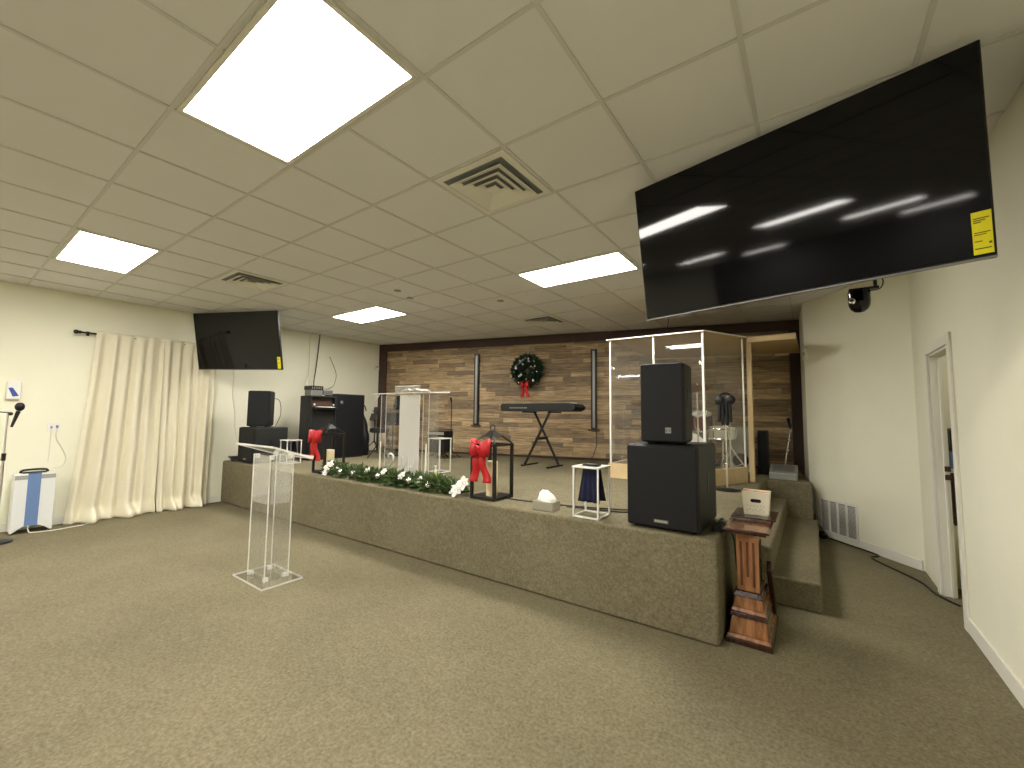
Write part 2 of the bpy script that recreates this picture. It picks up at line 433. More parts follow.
# right wall with the doorway
D0, D1, DH, WT = 3.14, 3.83, 2.03, .085
r = MB().box(XR, YR, 0, XR+WT, D0, ZC).box(XR, D1, 0, XR+WT, 4.60, ZC).box(XR, D0, DH, XR+WT, D1, ZC)
struct('wall_right', r, 'wall')
struct('baseboard_right', MB().box(XR-.014, YR, 0, XR-.001, D0-.085, .105), 'trimwhite', bevel=.003)
struct('baseboard_left', MB().box(XL+.001, YR, 0, XL+.015, YS-.02, .10), 'trimwhite', bevel=.003)
cas = MB().box(XR-.018, D0-.08, 0, XR-.001, D0, DH+.08).box(XR-.018, D1, 0, XR-.001, D1+.08, DH+.08).box(XR-.018, D0, DH, XR-.001, D1, DH+.08)
struct('trim_5', cas, 'trimwhite', label='white casing around the doorway', bevel=.004)
jb = MB().box(XR+.0, D1-.018, 0, XR+WT, D1-.001, DH-.001).box(XR, D0+.001, 0, XR+WT, D0+.018, DH-.001).box(XR, D0+.018, DH-.018, XR+WT, D1-.018, DH-.001).box(XR+.05, D1-.03, 0, XR+.065, D1-.018, DH-.018)
dj = struct('trim_6', jb, 'trimwhite', label='white door jamb')
st = MB()
for z in (1.055, .985): st.box(XR+.052, D1-.034, z-.022, XR+.09, D1-.029, z+.022)
st.build('strike_plate', 'brownbeam', dj)
# door leaf swung open into the room beyond
dl = MB().box(XR+WT+.02, D0-.045, .01, XR+WT+.02+.64, D0-.005, DH-.03)
for z0, z1 in ((.15, .95), (1.1, 1.85)):
    dl.box(XR+WT+.13, D0-.006, z0, XR+WT+.58, D0+.004, z1)
dr = struct('door_1', dl, 'trimwhite', bevel=.003)
MB().cyl((XR+WT+.59, D0, 1.0), (XR+WT+.59, D0+.05, 1.0), .012).ball((XR+WT+.59, D0+.065, 1.0), .027).build('door_knob', 'greymetal', dr, smooth=50)
# room beyond the door
struct('wall_side_room', MB().box(XR+WT, 4.72, 0, 5.5, 4.82, ZC).box(5.4, 2.0, 0, 5.5, 4.72, ZC).box(XR+WT, 1.9, 0, 5.5, 2.0, ZC), 'wall')

# ------------------------------------------------------------------ stage and steps
stg = MB().prism([(XL, 1.66), (2.10, YS), (2.10, 5.25), (2.60, 5.25), (2.545, 5.62), (2.44, yb(2.44)-.002), (XL, yb(XL)-.002)], 0, ZS)
o = struct('floor_stage', stg, 'carpet', label='raised carpeted stage platform', bevel=.025, seg=3)
stp = thing('carpeted_steps', 'two olive carpeted steps climbing to the stage beside the splayed white wall', 'steps', (2.1, 2.77, 0))
MB().box(.002, 0, 0, .54, 2.475, .22).build('lower_step', 'carpet', stp, bevel=.02, seg=3)
MB().box(.002, .005, .22, .225, 2.475, .44).build('upper_step', 'carpet', stp, bevel=.02, seg=3)

# ------------------------------------------------------------------ ceiling fittings
def ceiling_light(i, j, label):
    t = thing('ceiling_light', label, 'ceiling light', ((j+1)*TL, (i+.5)*TL, ZC), 0, 'lit ceiling panels')
    a, b = TL-.018, TL/2-.018
    f = MB()
    for x0, y0, x1, y1 in ((-a,-b,a,-b+.022), (-a,b-.022,a,b), (-a,-b+.022,-a+.022,b-.022), (a-.022,-b+.022,a,b-.022)):
        f.box(x0, y0, -.012, x1, y1, -.0002)
    f.build('frame', 'trimwhite', t)
    MB().box(-a+.022, -b+.022, -.009, a-.022, b-.022, -.001).build('diffuser', 'panel', t)
    return t
ceiling_light(-1, 0, 'large glowing ceiling panel nearest the camera at the top of the photo')
ceiling_light(4, 0, 'glowing ceiling panel above the stage, left of the big hanging television')
ceiling_light(-1, -6, 'glowing ceiling panel in front of the curtained left wall')
ceiling_light(4, -6, 'glowing ceiling panel above the stage, right of the far television')
for n_, i in enumerate((-6, -11, -16)):
    for j, sd in ((0, 'right'), (-6, 'left')):
        ceiling_light(i, j, 'glowing ceiling panel %s row behind the camera, %s column' % (('first', 'second', 'last')[n_], sd))
def ceiling_vent(i, j, label):
    t = thing('ceiling_vent', label, 'ceiling vent', ((j+.5)*TL, (i+.5)*TL, ZC), 0, 'square air vents in the ceiling')
    h = TL/2-.016
    def ring(mb, r0, r1, z0, z1):
        # sloped square ring from half-size r0 at z0 to r1 at z1
        v = [(sx*r0, sy*r0, z0) for sx, sy in ((-1,-1),(1,-1),(1,1),(-1,1))]+[(sx*r1, sy*r1, z1) for sx, sy in ((-1,-1),(1,-1),(1,1),(-1,1))]
        mb.add(v, [(k, (k+1)%4, 4+(k+1)%4, 4+k) for k in range(4)])
    f = MB(); ring(f, h, h-.045, -.008, -.010); ring(f, h, h, -.008, -.0002)
    f.build('frame', 'trimwhite', t)
    d = MB().box(-h+.03, -h+.03, -.004, h-.03, h-.03, -.001); d.build('gap_shade_plate', 'gapshade', t)  # flat dark plate stands for the shaded duct above the louvers
    l = MB()
    for r0, r1 in ((.215, .16), (.155, .105), (.10, .05)):
        ring(l, r0, r1, -.030, -.006)
    ring(l, .045, .03, -.032, -.03); l.box(-.03, -.03, -.032, .03, .03, -.028)
    l.build('louver', 'trimwhite', t, solid=.003)
    return t
ceiling_vent(1, 1, 'large square louvred ceiling vent between the nearest light panel and the big television')
ceiling_vent(1, -5, 'square louvred ceiling vent above the far left television')
ceiling_vent(7, -2, 'small looking ceiling vent above the wreath near the plank wall')
for (x, y), lb in zip(((-2.62*TL, 3.5*TL), (-2.62*TL-.12, 3.55*TL+.28), (-1.3*TL, 5.3*TL)), ('round sprinkler cap left of the stage ceiling light', 'round sprinkler cap just above the far ceiling light', 'round sprinkler cap over the middle of the stage')):
    tag(MB().lathe([(.03, 0), (.045, .004), (.045, .012)], (x, y, ZC-.0125), 20).build('sprinkler_cap', 'grey', smooth=40), lb, 'sprinkler', 'sprinkler caps in the ceiling')

# ------------------------------------------------------------------ televisions
def tv_rot(a, b, c): return (Matrix.Rotation(a, 3, 'Z') @ Matrix.Rotation(b, 3, 'X') @ Matrix.Rotation(c, 3, 'Y')).to_euler()
def television(label, loc, ang, w=1.55, arm=None):
    h = w*9/16
    t = thing('television', label, 'television', loc, group='black televisions hung from the ceiling', rot=tv_rot(*ang))
    MB().box(-w/2, 0, -h/2, w/2, .035, h/2).box(-w*.36, .035, -h*.36, w*.36, .065, h*.2).build('housing', 'bezel', t, bevel=.006)
    MB().box(-w/2+.008, -.003, -h/2+.016, w/2-.008, .001, h/2-.008).build('screen', 'screen', t)
    f = MB()
    f.box(-w/2, -.006, -h/2, w/2, 0, -h/2+.009); f.build('bottom_bezel', 'greymetal', t, bevel=.002)
    lab = MB().box(w/2-.064, -.0055, -h/2+.022, w/2-.008, -.0035, -h/2+.195).build('energy_label', 'yellow', t, label='yellow sticker with small dark print')
    p = MB()
    for k, z in enumerate((.178, .17, .162, .12, .112, .085, .055)):
        p.box(w/2-.059, -.0062, -h/2+z-.012, w/2-.014-(k%3)*.012, -.0056, -h/2+z-.008)
    p.box(w/2-.020, -.0062, -h/2+.061, w/2-.012, -.0056, -h/2+.069)
    p.build('label_print', 'ink', lab)
    # ceiling mount, built vertical in world space
    R = t.rotation_euler.to_matrix(); Ri = R.inverted(); L0 = Vector(loc)
    def W(x, y, z): return Ri @ (Vector((x, y, z))-L0)
    back2 = L0+R @ Vector((0, .066, .05))
    if arm:
        back = L0+R @ Vector((0, .20, .05)); wl = Vector(arm)
        m_ = MB().cyl(W(*back), W(*wl), .022, n=14)
        m_.obox(Ri @ (wl-L0), (.03, .03, .03)); m_.cyl(W(wl.x, wl.y, wl.z), W(wl.x-.012, wl.y, wl.z), .09, n=20)
    else:
        back = L0+R @ Vector((0, .32, .05))
        m_ = MB().cyl(W(back.x, back.y, ZC-.003), W(back.x, back.y, back.z-.12), .019, n=14)
        m_.cyl(W(back.x, back.y, ZC-.02), W(back.x, back.y, ZC-.001), .075, n=20)
    dv = back-back2
    m_.tube([W(*back2), W(*back)], .03, 10)
    m_.obox(Ri @ (back2-L0)+Vector((0, .012, 0)), (.26, .02, .26))
    m_.build('wall_mount' if arm else 'ceiling_mount', 'blackmetal', t, smooth=40)
    return t
TV1 = television('huge black television hanging at the upper right beside the right wall', (2.4820, 1.3318, 2.5494), (-.2071, .1480, -.0095))
TV2 = television('smaller looking black television hanging in front of the curtained left wall', (-4.416, 1.415, 2.537), (.3824, .1920, .0186), arm=(XL+.014, 1.9, 2.62))

# ptz camera on an arm behind the big television
t = thing('ceiling_camera', 'glossy black dome camera peeking out below the big television', 'camera', (2.862, 1.75, 2.13))
prof = [(0.001, -.072), (.022, -.067), (.038, -.054), (.047, -.034), (.050, -.008), (.050, .045), (.046, .052)]
MB().lathe(prof, n=28).build('dome', 'screen', t, smooth=60)
MB().lathe([(.012, 0), (.016, .006), (.012, .01)], (-.033, -.036, -.012), 16, Matrix.Rotation(PI/2, 3, 'X')).build('lens', 'chrome', t, smooth=50)
MB().box(-.045, -.02, .05, .085, .02, .064).cyl((.07, 0, .06), (.07, 0, .87), .009).build('bracket', 'blackmetal', t, bevel=.002)
MB().tube(smooth_path([(.05, .02, .05), (.09, .02, .055), (.105, .01, .09), (.09, 0, .15), (.075, 0, .3)]), .0035, 6).build('cable', 'cable', t, smooth=60)

# ------------------------------------------------------------------ left wall
rod = thing('curtain_rod', 'dark metal curtain rod with ball finial above the cream curtains', 'curtain rod', (XL+.085, -.14, 2.505))
MB().cyl((0, 0, 0), (0, 1.9, 0), .0125, n=14).build('rod', 'blackmetal', rod, smooth=50)
MB().ball((0, -.02, 0), .028).cyl((0, .0, 0), (0, .025, 0), .02).build('finial', 'blackmetal', rod, smooth=50)
MB().box(-.084, .085, -.03, -.07, .115, .03).cyl((-.08, .1, 0), (0, .1, 0), .008).build('bracket', 'blackmetal', rod, smooth=50)
def curtain(name, label, y0, y1, yb0, yb1, seed, folds):
    rnd = random.Random(seed)
    nu, nv = 150, 60; vs_ = []; fs = []
    ph = [rnd.uniform(0, 6.28) for _ in range(5)]
    for v in range(nv+1):
        tv = v/nv; z = 2.545*(1-tv)
        pud = max(0, (tv-.93)/.07)
        for u in range(nu+1):
            s = u/nu
            wig = s+.010*math.sin(7*s+ph[0]+2*tv)*tv
            yy = (y0+(y1-y0)*wig)*(1-tv**1.4)+(yb0+(yb1-yb0)*wig)*tv**1.4
            amp = .022+.026*tv
            d = amp*math.sin(2*PI*folds*wig+.5*math.sin(5*s+ph[1]))+.55*amp*math.sin(2*PI*folds*.53*wig+ph[2]+tv*1.2)+.25*amp*math.sin(2*PI*folds*1.9*wig+ph[3])*(1-.6*tv)
            hd = max(0, 1-tv/.06); x = .086+d*(1-.85*hd)+.02*tv+.030*hd
            zz = z
            z = z
            if pud > 0:
                q = .5+.5*math.sin(2*PI*2.3*s+ph[4])
                x += math.sin(PI*min(pud, 1)*.62)*(.04+.17*q**2); zz = max(.005, z*(1-.5*pud)+.05*pud*q*(1-pud))
            vs_.append((x, yy, zz))
    for v in range(nv):
        for u in range(nu):
            a = v*(nu+1)+u; fs.append((a, a+nu+1, a+nu+2, a+1))
    mb = MB(); mb.add(vs_, fs); o = mb.build(name, 'curtain', solid=.003, loc=(XL, 0, 0)); o.data.shade_smooth()
    return tag(o, label, 'curtain', 'cream floor-length curtains on the left wall')
curtain('curtain', 'left cream curtain panel, flaring towards the air purifier', .03, .77, -.13, .78, 3, 5)
curtain('curtain', 'right cream curtain panel, hanging beside the stage corner', .775, 1.46, .80, 1.43, 11, 5)

# air purifier
t = thing('air_purifier', 'white air purifier with a blue front stripe and dark handle by the left wall', 'air purifier', (-5.135, -.42, 0), 0)
def purifier_shell(y0, y1, x0, x1, z0=.0, z1=.70):
    n = 14; front = []
    poly = [(y0, z1), (y0, z0)]
    for i in range(n+1):
        s = i/n; poly.append((y0+.02+(y1-y0-.04)*s, z0+.005+.075*math.sin(PI*s)))
    poly += [(y1, z0), (y1, z1)]
    return MB().extrude(poly, 'yz', x0, x1)
purifier_shell(-.17, .17, -.11, .11, .012).build('body', 'purifier', t, bevel=.01)
MB().box(.109, -.062, .085, .1135, .045, .705).box(-.08, -.062, .699, .1135, .045, .705).build('front_stripe', 'blue', t, label='blue stripe')
MB().box(.1085, -.165, .635, .1115, -.062, .685).build('air_outlet', 'grey', t)
MB().box(.1085, .045, .635, .1115, .165, .685).build('air_outlet', 'grey', t)
MB().tube(smooth_path([(0, -.115, .705), (0, -.10, .735), (0, 0, .742), (0, .09, .735), (0, .105, .705)]), .013, 8).box(-.05, -.10, .701, .05, .09, .715).build('handle', 'black', t, smooth=50)
for sy in (-.155, .155): MB().cyl((0.08, sy, 0), (.08, sy, .014), .012).build('foot', 'black', t)
adopt(MB().tube(smooth_path([(-5.03, -.45, .10), (-5.0, -.44, .02), (-4.97, -.38, .007), (-4.95, -.2, .007), (-5.0, .0, .007), (-5.05, .12, .007)], 8), .006, 6).build('power_cord', 'whitecable', smooth=60), t)

# wall outlet with two plugs
t = thing('wall_outlet', 'white wall outlet with two plugs and a dangling cord above the air purifier', 'outlet', (XL, -.275, 1.25))
MB().box(.0005, -.055, -.055, .007, .055, .055).build('cover_plate', 'white', t, bevel=.002)
MB().box(.007, -.03, -.018, .03, -.012, .012).build('plug', 'grey', t, bevel=.003)
MB().box(.007, .018, -.012, .035, .038, .022).build('plug', 'blue', t, bevel=.003)
MB().tube(smooth_path([(.02, -.021, -.015), (.015, -.02, -.2), (.015, -.025, -.45)]), .004, 6).build('cord', 'whitecable', t, smooth=60)
MB().tube(smooth_path([(.03, .028, -.01), (.02, .03, -.15), (.02, .10, -.3), (.02, .13, -.42), (.02, .10, -.5), (.03, .02, -.52)]), .004, 6).build('cord', 'whitecable', t, smooth=60)
# wall sign / dispenser with blue flash
t = thing('soap_dispenser', 'small white wall box with a blue patch above the microphone stand', 'dispenser', (XL, -.64, 1.70))
MB().box(.0005, -.06, -.11, .05, .06, .11).build('housing', 'white', t, bevel=.012)
MB().extrude([(-.045, .03), (-.01, .035), (.045, -.065), (-.005, -.075), (-.03, -.01)], 'yz', .049, .053).build('blue_patch', 'deepblue', t)
# thermostat near the far corner
t = thing('thermostat', 'small white wall sensor near the far left corner by the plank wall', 'sensor', (XL, 4.60, 2.50))
MB().box(.0005, -.05, -.06, .03, .05, .06).build('housing', 'white', t, bevel=.006)
MB().box(.03, -.025, .0, .032, .025, .035).build('display', 'grey', t)
t = thing('light_switch', 'small white wall switch on the edge of the splayed wall near the ceiling', 'switch', (*sp(sl-.03), 2.33), math.atan2(dE.y, dE.x))
MB().box(-.028, .0005, -.085, .028, .03, .085).build('housing', 'white', t, bevel=.005)
MB().box(-.01, .03, -.02, .01, .034, .02).build('rocker', 'grey', t)

# mic stand at the left edge
t = thing('microphone_stand', 'silver microphone stand with a black microphone at the far left edge', 'microphone stand', (-4.7, -.71, 0))
MB().cyl((0, 0, .02), (0, 0, .95), .012).build('lower_tube', 'steel', t, smooth=50)
MB().cyl((0, 0, .95), (0, 0, 1.42), .008).build('upper_tube', 'steel', t, smooth=50)
MB().cyl((0, 0, .90), (0, 0, .98), .018).build('clutch', 'black', t, smooth=50)
MB().lathe([(.12, 0), (.13, .01), (.12, .022), (.02, .03)], n=28).build('base', 'black', t, smooth=40)
MB().ball((0, .02, 1.42), .02).cyl((0, -.25, 1.46), (0, .03, 1.43), .006).build('boom_arm', 'black', t, smooth=50)
mc = MB().cyl((0, .035, 1.27), (0, .075, 1.45), .011, .019, n=14).build('microphone', 'black', t, smooth=50)
MB().ball((0, .082, 1.50), .05, 16, (.8, .8, 1)).build('windscreen', 'black', mc, smooth=60)

# ------------------------------------------------------------------ speakers
def cabinet(name, label, cat, loc, rz, w, d, h, badge, group=None, bev=.02, tilt=0, handle=True):
    t = thing(name, label, cat, loc, rz, group)
    if tilt: t.rotation_euler = (tilt, 0, rz)
    MB().box(-w/2, 0.02, 0.012, w/2, d, h).build('cabinet', 'blacktex', t, bevel=bev, seg=3)
    MB().box(-w/2+.004, -.004, .018, w/2-.004, .03, h-.006).build('grille', 'grille', t, bevel=.016, seg=3)
    if badge == 'square':
        b = MB().box(-.02+.045, -.0065, .085, .02+.045, -.004, .125).build('badge', 'grey', t, bevel=.002)
        p = MB()
        for z in (.094, .104, .114): p.box(.030, -.0075, z, .045, -.0066, z+.003)
        p.box(.030, -.0075, .094, .033, -.0066, .117)
        p.add([(.048, -.0075, .117), (.052, -.0075, .117), (.0565, -.0075, .097), (.061, -.0075, .117), (.064, -.0075, .117), (.0575, -.0075, .092), (.0555, -.0075, .092)], [(0,6,5,4,3,2,1)])
        p.build('badge_lettering', 'black', b)
    if badge == 'bar':
        b = MB().box(-.05, -.0065, .055, .05, -.004, .078).build('badge', 'greymetal', t, bevel=.002)
        p = MB()
        for k in range(7): p.box(-.041+k*.012, -.0072, .061, -.033+k*.012, -.0066, .073)
        p.build('badge_lettering', 'steel', b)
    if handle:
        for sx in (-1, 1):
            MB().box(sx*(w/2)-.003, d*.5-.03, h*.42, sx*(w/2)+.003, d*.5+.03, h*.68).build('handle_recess', 'black', t, bevel=.008)
    for sx in (-1, 1):
        for sy in (.07, d-.05):
            MB().cyl((sx*(w/2-.05), sy, 0), (sx*(w/2-.05), sy, .014), .016).build('foot', 'black', t)
    return t
SUBH = .60
cabinet('subwoofer', 'large black subwoofer box at the right front corner of the stage', 'speaker', (1.735, 1.83, ZS), math.radians(0), .50, .64, SUBH, 'bar', 'speakers stacked on the stage')
cabinet('loudspeaker', 'black loudspeaker standing on the right subwoofer', 'speaker', (1.735, 1.88, ZS+SUBH), math.radians(2), .315, .30, .60, 'square', 'speakers stacked on the stage', .03)
cabinet('subwoofer', 'large black subwoofer box in the left corner of the stage by the curtain', 'speaker', (-4.665, 1.725, ZS), math.radians(0), .54, .52, .565, 'bar', 'speakers stacked on the stage')
LSP = cabinet('loudspeaker', 'black loudspeaker leaning on top of the left subwoofer', 'speaker', (-4.50, 1.81, ZS+.567), math.radians(48), .32, .26, .58, 'none', 'speakers stacked on the stage', .03, handle=False)
t = thing('cable_bundle', 'coil of black cable beside the left subwoofer at the stage corner', 'cable', (-5.10, 1.84, ZS))
for k in range(5):
    MB().tube([Vector((.10*math.cos(a)+.02*math.sin(3*a+k), (.13+.01*k)*math.sin(a), .012+.016*k+.006*math.sin(2*a+k))) for a in [2*PI*i/28 for i in range(28)]], .008, 6, closed=True).build('cable_loop', 'cable', t, smooth=60)
tag(MB().tube([Vector((XL+.01, 1.74+.0*i, 2.2-1.2*i/16)) + Vector((0, .012*math.sin(i*.8)+.12*(i/16)**2, 0)) for i in range(17)], .005, 6).build('hanging_cable', 'whitecable', smooth=60), 'pale cable running down the wall below the far left television', 'cable')
adopt(MB().tube(smooth_path([(-4.60, 2.06, 1.70), (-4.52, 2.14, 1.66), (-4.52, 2.17, 1.45), (-4.56, 2.14, 1.30), (-4.58, 2.12, 1.24)]), .005, 6).build('speaker_cable', 'cable', smooth=60), LSP)

# black keyboard-organ cabinet and large amplifier cabinet by the left wall
t = thing('organ_console', 'tall black upright organ console with recessed shelf against the left wall', 'organ', (-4.27, 2.54, ZS))
c = MB().box(-.36, 0, 0, -.08, .44, 1.10).box(-.08, 0, 0, 0, .03, 1.10).box(-.08, .03, 0, 0, .44, .86).box(-.08, .03, 1.07, 0, .44, 1.10)
c.build('case', 'blacktex', t, bevel=.01)
MB().box(-.07, .03, .862, .10, .44, .90).build('ledge', 'black', t, bevel=.006)
MB().box(-.079, .05, .905, -.070, .42, 1.06).build('back_panel', 'brownbeam', t)
k_ = MB()
for q in range(14): k_.box(.0, .07+q*.024, .901, .07, .091+q*.024, .912)
k_.build('keys', 'waxwhite', t)
for yy in (.06, .41): MB().ball((-.0, yy, .945), .017).cyl((-.02, yy, .945), (-.0, yy, .945), .008).build('knob', 'steel', t, smooth=50)
t = thing('amplifier_cabinet', 'tall black speaker cabinet with a silver badge, right of the organ console', 'speaker', (-4.27, 2.985, ZS))
MB().box(-.36, 0, 0, 0, .60, 1.15).build('cabinet', 'blacktex', t, bevel=.012)
MB().box(-.002, .03, .03, .006, .57, 1.12).build('grille', 'grille', t)
MB().lathe([(.028, 0), (.028, .006), (.02, .008)], (.006, .12, 1.0), 20, Matrix.Rotation(PI/2, 3, 'Y')).build('badge', 'steel', t, smooth=40)
# electronics on the console
t = thing('wireless_receiver', 'small silver and black receiver box with antennas on top of the organ console', 'receiver', (-4.44, 2.62, ZS+1.10))
MB().box(-.12, -.06, .10, .10, .17, .17).build('casing', 'black', t, bevel=.006)
MB().box(-.11, -.05, .0, .095, .16, .10).build('lower_unit', 'greymetal', t, bevel=.006)
f = MB()
for q in range(5): f.box(.10, -.04+q*.04, .118, .104, -.02+q*.04, .15)
f.build('front_buttons', 'steel', t)
t = thing('mixing_console', 'small blue-grey mixer on top of the organ console beside the receiver', 'mixer', (-4.42, 2.885, ZS+1.10))
MB().obox((0, 0, .075), (.16, .18, .09), Matrix.Rotation(.25, 3, 'Y')).build('casing', 'greymetal', t, bevel=.008)
f = MB()
for q in range(3):
    for p in range(3): f.cyl((.05-.04*p, -.08+.05*q, .085+.010*p), (.05-.04*p, -.08+.05*q, .125+.010*p), .008)
f.build('knobs', 'steel', t, smooth=50)
tag(MB().tube(smooth_path([(-5.30, 3.02, 2.98), (-5.30, 3.03, 2.3), (-5.1, 2.9, 2.05), (-4.6, 2.62, 1.98), (-4.5, 2.58, 1.94)]), .007, 6).build('hanging_cable', 'whitecable', smooth=60), 'pale cable dropping from the ceiling to the receiver, left one of two', 'cable')
tag(MB().tube(smooth_path([(-5.28, 3.21, 3.02), (-5.28, 3.19, 2.7), (-5.26, 3.15, 2.35), (-4.95, 2.95, 2.10), (-4.5, 2.7, 1.95)]), .010, 6).build('hanging_cable', 'cable', smooth=60), 'dark cable dropping from the ceiling to the receiver, right one of two', 'cable')
tag(MB().tube(smooth_path([(-4.45, 2.86, 1.87), (-4.4, 2.95, 1.92), (-4.45, 3.05, 1.98), (-5.0, 3.42, 2.25), (-5.25, 3.42, 2.6)]), .005, 6).build('mixer_cable', 'cable', smooth=60), 'thin cable arching up behind the mixer', 'cable')

# ------------------------------------------------------------------ white frame tables with navy cloth
def frame_table(label, loc, cloth=True, rz=0, w=.21, d=.22, h=.40, group='small white frame tables on the stage'):
    t = thing('frame_table', label, 'side table', loc, rz, group)
    r_ = .006
    for x in (0, w):
        for y in (0, d): MB().box(x-r_, y-r_, 0, x+r_, y+r_, h-.012).build('leg', 'white', t)
    f = MB()
    for z in (.006,):
        f.box(r_, -r_, 0, w-r_, r_, .012).box(r_, d-r_, 0, w-r_, d+r_, .012).box(-r_, r_, 0, r_, d-r_, .012).box(w-r_, r_, 0, w+r_, d-r_, .012)
    f.build('base_frame', 'white', t)
    f = MB().box(-.012, -.012, h-.012, w+.012, .03, h).box(-.012, d-.03, h-.012, w+.012, d+.012, h).box(-.012, .03, h-.012, .02, d-.03, h).box(w-.02, .03, h-.012, w+.012, d-.03, h)
    f.build('top_frame', 'white', t, bevel=.002)
    MB().box(.02, .03, h-.006, w-.02, d-.03, h-.002).build('glass_top', 'acrylic', t)
    return t
def navy_cloth(label, loc, w0=.11, w1=.19, h=.27, d=.09):
    mb = MB(); n = 28; rows = 9; vs_ = []
    for side in (0, 1):
        for r_ in range(rows+1):
            s = r_/rows
            for i in range(n+1):
                u = i/n-.5; wd = w0+(w1-w0)*s
                yy = (-1 if side == 0 else 1)*(d/2+.015*s)+.010*s*math.sin(2*PI*3.5*(u+.5))
                vs_.append((u*wd, yy, -s*h))
    base = (rows+1)*(n+1); fs = []
    for side in (0, 1):
        for r_ in range(rows):
            for i in range(n):
                a = side*base+r_*(n+1)+i; q = (a, a+n+1, a+n+2, a+1); fs.append(q if side == 0 else q[::-1])
    for i in range(n): fs.append((i, i+1, base+i+1, base+i))
    mb.add(vs_, fs); o = mb.build('navy_cloth', 'navy', loc=loc, solid=.003, smooth=60)
    return tag(o, label, 'cloth', 'navy cloths on the frame tables')
frame_table('white frame table with a navy cloth, between the tissue box and the right subwoofer', (1.045, 1.835, ZS))
navy_cloth('navy cloth hanging in the white frame table next to the right subwoofer', (1.15, 1.95, ZS+.385))
t = thing('pedal_tuner', 'small flat black device lying on the right white frame table', 'device', (1.15, 1.95, ZS+.401))
MB().box(-.065, -.04, 0, .065, .04, .012).build('casing', 'black', t, bevel=.003)
MB().box(-.04, -.02, .012, .03, .02, .0135).build('display', 'greymetal', t)
frame_table('white frame table with a navy cloth, between the left subwoofer and the left lantern', (-4.28, 2.08, ZS), h=.37)
navy_cloth('navy cloth hanging in the white frame table beside the left subwoofer', (-4.175, 2.19, ZS+.345), h=.24)
frame_table('white frame table standing behind the stage lectern', (-1.75, 2.88, ZS), h=.47)

# ------------------------------------------------------------------ lanterns with bow and candle
def bow(parent, c, s=1.0, tail=.30, ny=-1):
    "ribbon bow in the xz plane, facing -y"
    b = bpy.data.objects.new('bow', None)
    def strip(path, wid, axis):
        mb = MB(); vs_ = []
        for p, wdt in zip(path, wid):
            p = Vector(p); ax = Vector(axis)*wdt/2
            vs_ += [p-ax, p+ax]
        mb.add(vs_, [(2*i, 2*i+1, 2*i+3, 2*i+2) for i in range(len(path)-1)])
        return mb
    out = MB()
    for sx in (-1, 1):
        path = []; wid = []
        for i in range(15):
            a = 2*PI*i/14
            path.append((c[0]+sx*.088*s*(1-math.cos(a))*.5, c[1]-.022*s-.04*s*math.sin(a), c[2]+.012*s*(1-math.cos(a))))
            wid.append((.05+.085*math.sin(a/2))*s)
        out2 = strip(path, wid, (0, 0.12, 1)); out.add(out2.v, out2.f)
        path = []; wid = []
        for i in range(12):
            q = i/11
            path.append((c[0]+sx*(.018+.045*q+.006*math.sin(9*q))*s, c[1]-.02*s-.012*s*math.sin(6*q), c[2]-.02*s-tail*q)); wid.append((.05+.022*q)*s)
        out2 = strip(path, wid, (1, 0.15, 0)); out.add(out2.v, out2.f)
    o = out.build('bow', 'red', parent, solid=.003, smooth=60)
    MB().ball((c[0], c[1]-.03*s, c[2]), .024*s, 12, (1, .8, 1)).build('bow_knot', 'red', o, smooth=60)
    return o
def lantern(label, loc, bx=.115, group='black lanterns on the stage edge'):
    t = thing('lantern', label, 'lantern', loc, 0, group)
    w, h = .30, .525; q = .013
    MB().box(0, 0, 0, w, w, .03).build('base', 'blackmetal', t, bevel=.003)
    for x in (q, w-q):
        for y in (q, w-q): MB().box(x-q, y-q, .03, x+q, y+q, h-.02).build('post', 'blackmetal', t)
    f = MB().box(0, 0, h-.02, w, 2*q, h).box(0, w-2*q, h-.02, w, w, h).box(0, 2*q, h-.02, 2*q, w-2*q, h).box(w-2*q, 2*q, h-.02, w, w-2*q, h)
    f.build('top_rail', 'blackmetal', t)
    rf = MB(); c = w/2
    for sx, sy in ((0,0),(w,0),(w,w),(0,w)):
        px, py = c+(sx-c)*.93, c+(sy-c)*.93; ex, ey = c+(sx-c)*.42, c+(sy-c)*.42
        rf.cyl((px, py, h), (ex, ey, h+.075), .009, n=6)
    v = [(c+sx*.5*w*.47, c+sy*.5*w*.47, h+.065) for sx, sy in ((-1,-1),(1,-1),(1,1),(-1,1))]+[(c+sx*.02, c+sy*.02, h+.125) for sx, sy in ((-1,-1),(1,-1),(1,1),(-1,1))]
    rf.add(v, [(0,3,2,1), (4,5,6,7)]+[(k, (k+1)%4, 4+(k+1)%4, 4+k) for k in range(4)])
    rf.build('roof', 'blackmetal', t)
    MB().tube(arc((c, c, h+.15), .028, 0, 2*PI, 18)[:-1], .005, 6, closed=True).build('hanging_ring', 'blackmetal', t, smooth=60)
    bow(t, (bx, -.012, h-.06), 1.25, .27)
    return t
def pillar_candle(label, loc, h, r_=.055):
    t = thing('pillar_candle', label, 'candle', loc, 0, 'cream pillar candles in the lanterns')
    MB().lathe([(r_-.003, 0), (r_, .004), (r_, h-.006), (r_-.006, h), (r_*.5, h-.006), (.002, h-.008)], n=28).build('wax', 'wax', t, smooth=50)
    MB().cyl((0, 0, h-.008), (.002, 0, h+.012), .0018, n=6).build('wick', 'black', t)
lantern('black lantern with a red bow on the stage edge left of the tissue box', (-.085, 1.865, ZS), .15)
pillar_candle('cream pillar candle inside the lantern nearest the tissue box', (.10, 1.97, ZS+.03), .33)
lantern('black lantern with a red bow, left end of the garland by the clear floor lectern', (-2.90, 1.84, ZS))
